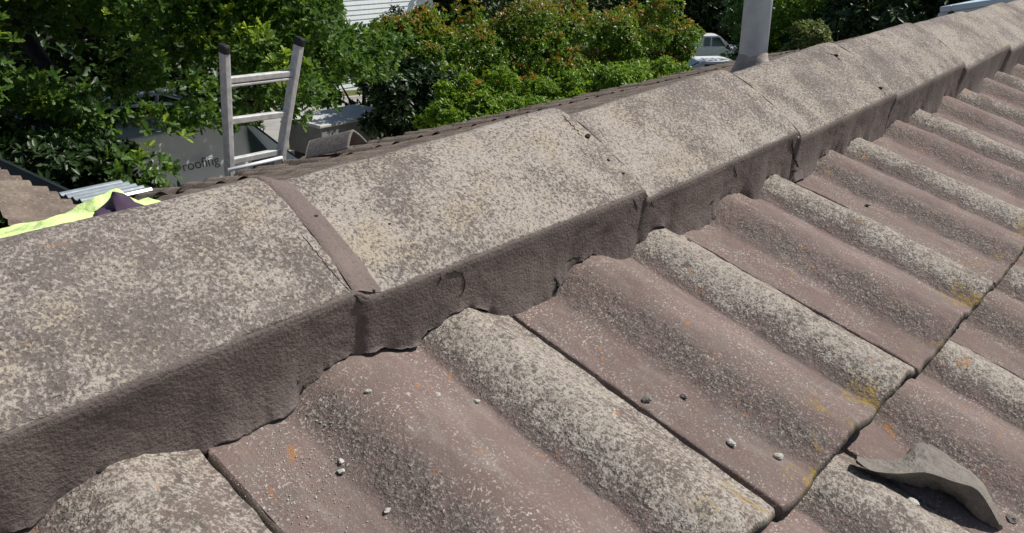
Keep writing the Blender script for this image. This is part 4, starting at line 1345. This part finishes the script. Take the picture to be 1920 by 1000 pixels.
    for s in (1, -1):
        cabx = mid_ + .05 if kind != 'van' else 1.0
        pts = sidepts(c0_[0] - .32, cabx, c1_[0] - .04, cabx, s); quad("side_window", pts if s < 0 else pts[::-1], tuple(l * s * .004))
        if kind != 'van': pts = sidepts(mid_ - .05, c3_[0] + .02, mid_ - .05, c3_[0] + .06, s)
        if kind != 'van': quad("side_window", pts if s < 0 else pts[::-1], tuple(l * s * .004))
        for x in wx:
            m2 = MB(); m2.tube([P(x, s * .93, .33), P(x, s * .70, .33)], .33 * sc, 24); wo = m2.build("wheel", M_RUBBER, root)
            m2 = MB(); m2.tube([P(x, s * .94, .33), P(x, s * .90, .33)], .20 * sc, 16); m2.build("rim", M_GALV, wo)
            m2 = MB(); m2.tube([P(x, s * .905, .36), P(x, s * .66, .36)], .40 * sc, 24); m2.build("wheel_arch", M_BLACKP, root)
        xf = 2.43 if kind != 'car' else 2.09
        m2 = MB(); m2.box(P(xf, s * .62, .78 if kind != 'car' else .66), (.10 * sc, .26 * sc, .15 * sc), Matrix((h, l, Vector((0, 0, 1)))).transposed(), .02); m2.build("headlight", M_LAMP, root)
        m2 = MB(); m2.box(P(c0_[0] - .25, s * 1.0, c0_[2] + .1), (.12 * sc, .20 * sc, .15 * sc), Matrix((h, l, Vector((0, 0, 1)))).transposed(), .02); m2.build("mirror", M_BLACKP, root)
    m2 = MB(); m2.box(P(xf + .08, 0, .42), (.14 * sc, 1.6 * sc, .18 * sc), Matrix((h, l, Vector((0, 0, 1)))).transposed(), .03); m2.build("bumper", M_BLACKP if kind != 'car' else paint, root)
    return root, P


hd = (0.664, -0.748)
vehicle("pickup_truck", "white pickup truck parked far off left of the flue pipe", "pickup", (47.8, 25.9), hd, 'ute', M_WHITE)
cp_ = at(1345, 122, 14.0)
vehicle("white_car", "white car half hidden by the roof edge below the far pickup", "car", (float(cp_[0]), 13.8), (0.72, -0.69), 'car', M_WHITE)
# lettered work van in the driveway under the tree
VX, VY = 3.45, 8.2
vr, VP_ = vehicle("work_van", "white work van lettered roofing with rack on top under the big tree", "van", (VX, VY), (1, 0), 'van', M_WHITE)
mb = MB()
for s in (-.6, .6): mb.tube([VP_(1.0, s, 2.05), VP_(-2.2, s, 2.05)], .028, 8)
for x in (.8, .1, -.7, -1.5, -2.1): mb.tube([VP_(x, -.68, 1.9), VP_(x, -.6, 2.05), VP_(x, .6, 2.05), VP_(x, .68, 1.9)], .02, 8)
mb.build("roof_rack", M_GALV, vr, smooth=True)
tc = bpy.data.curves.new("lettering", 'FONT'); tc.body = "roofing"; tc.size = 0.19; tc.extrude = 0.003
to = bpy.data.objects.new("lettering_tmp", tc); COL.objects.link(to)
dg = bpy.context.evaluated_depsgraph_get(); tme = bpy.data.meshes.new_from_object(to.evaluated_get(dg)); bpy.data.objects.remove(to)
wt_ = max(v.co.x for v in tme.vertices)
ly = VY - 0.845
lp = at(343, 322, ly); rp = at(413, 313, ly)
s_ = (rp[0] - lp[0]) / wt_
tilt = math.atan2(0.14, 0.72)
mt = Matrix.Translation((float(lp[0]), ly, float(lp[2]))) @ Matrix.Rotation(math.pi / 2 - tilt, 4, 'X') @ Matrix.Scale(s_, 4)
link("lettering", tme, M_TEXT, vr, mt)
# grey steel tool box trailer
TY = 9.2
tr = at(603, 262, TY); tq = at(662, 262, TY); tt = at(630, 236, TY); gz = float(ground_z(tr[0], TY)) + .03
bw = 1.25; bx = float(tr[0]) + bw / 2; zt_ = float(tt[2]); bh = .42
tb = thing("box_trailer", "grey steel box trailer with pale lid parked in the sun beyond the van", "trailer", (bx, TY + .4, gz))
mb = MB(); mb.box((bx, TY + .4, zt_ - bh / 2), (bw, .8, bh), None, .015); mb.build("box", simple("grey_steel_paint", (0.27, 0.27, 0.26), 0.6), tb)
mb = MB(); mb.box((bx, TY + .4, zt_ + .025), (bw + .06, .86, .045), None, .012); mb.build("lid", simple("pale_lid_paint", (0.55, 0.56, 0.55), 0.5), tb)
mb = MB(); mb.box((bx - .12, TY - .008, zt_ - .14), (.07, .02, .06)); mb.build("latch", M_BLACKP, tb)
mb = MB(); mb.box((bx, TY + .4, (zt_ - bh + gz + .36) / 2), (bw - .1, .7, zt_ - bh - gz - .38)); mb.build("frame", M_BLACKP, tb)
for s in (-.5, .5):
    mb = MB(); mb.tube([(bx, TY + .4 + s - .08, gz + .3), (bx, TY + .4 + s + .08, gz + .3)], .30, 20); mb.build("wheel", M_RUBBER, tb)
mb = MB(); mb.box((bx + bw / 2 + .45, TY + .4, gz + .42), (.9, .07, .07)); mb.build("drawbar", M_BLACKP, tb)
# ribbed bare metal sheet lying across the valley end of the eave
A0, A1, B0 = at(128, 397, 3.72), at(236, 372, 3.72), at(110, 391, 4.06)
ux = (A1 - A0) * np.array([1, 0, 0]); ux = ux / np.linalg.norm(ux)
zs = float(A0[2] + A1[2]) / 2 + 0.012
mb = MB()
nv = 41; vs = []
for i in range(2):
    for j2 in range(nv):
        yv = 3.72 + 0.36 * j2 / (nv - 1)
        zz = zs - 0.08 * (yv - 3.72) + 0.013 * max(0, math.sin(j2 / (nv - 1) * math.pi * 9)) ** 0.5
        vs.append((1.43 + i * 0.30, yv, zz))
vs += [(x, y, z - 0.0025) for x, y, z in vs]
fs = []
for j2 in range(nv - 1):
    fs.append((j2, nv + j2, nv + j2 + 1, j2 + 1)); fs.append((2 * nv + j2 + 1, 3 * nv + j2 + 1, 3 * nv + j2, 2 * nv + j2))
    fs.append((j2, j2 + 1, 2 * nv + j2 + 1, 2 * nv + j2)); fs.append((nv + j2 + 1, nv + j2, 3 * nv + j2, 3 * nv + j2 + 1))
fs += [(0, 2 * nv, 3 * nv, nv), (nv - 1, 2 * nv - 1, 4 * nv - 1, 3 * nv - 1)]
mb.add(vs, fs)
tag(mb.build("metal_sheet", simple("bright_zinc_sheet", (0.42, 0.47, 0.50), 0.35, 0.5, 0.5, 0.12, 25)), "ribbed silver metal sheet lying between the dark gutter and the hi-vis shirt", "metal sheet")
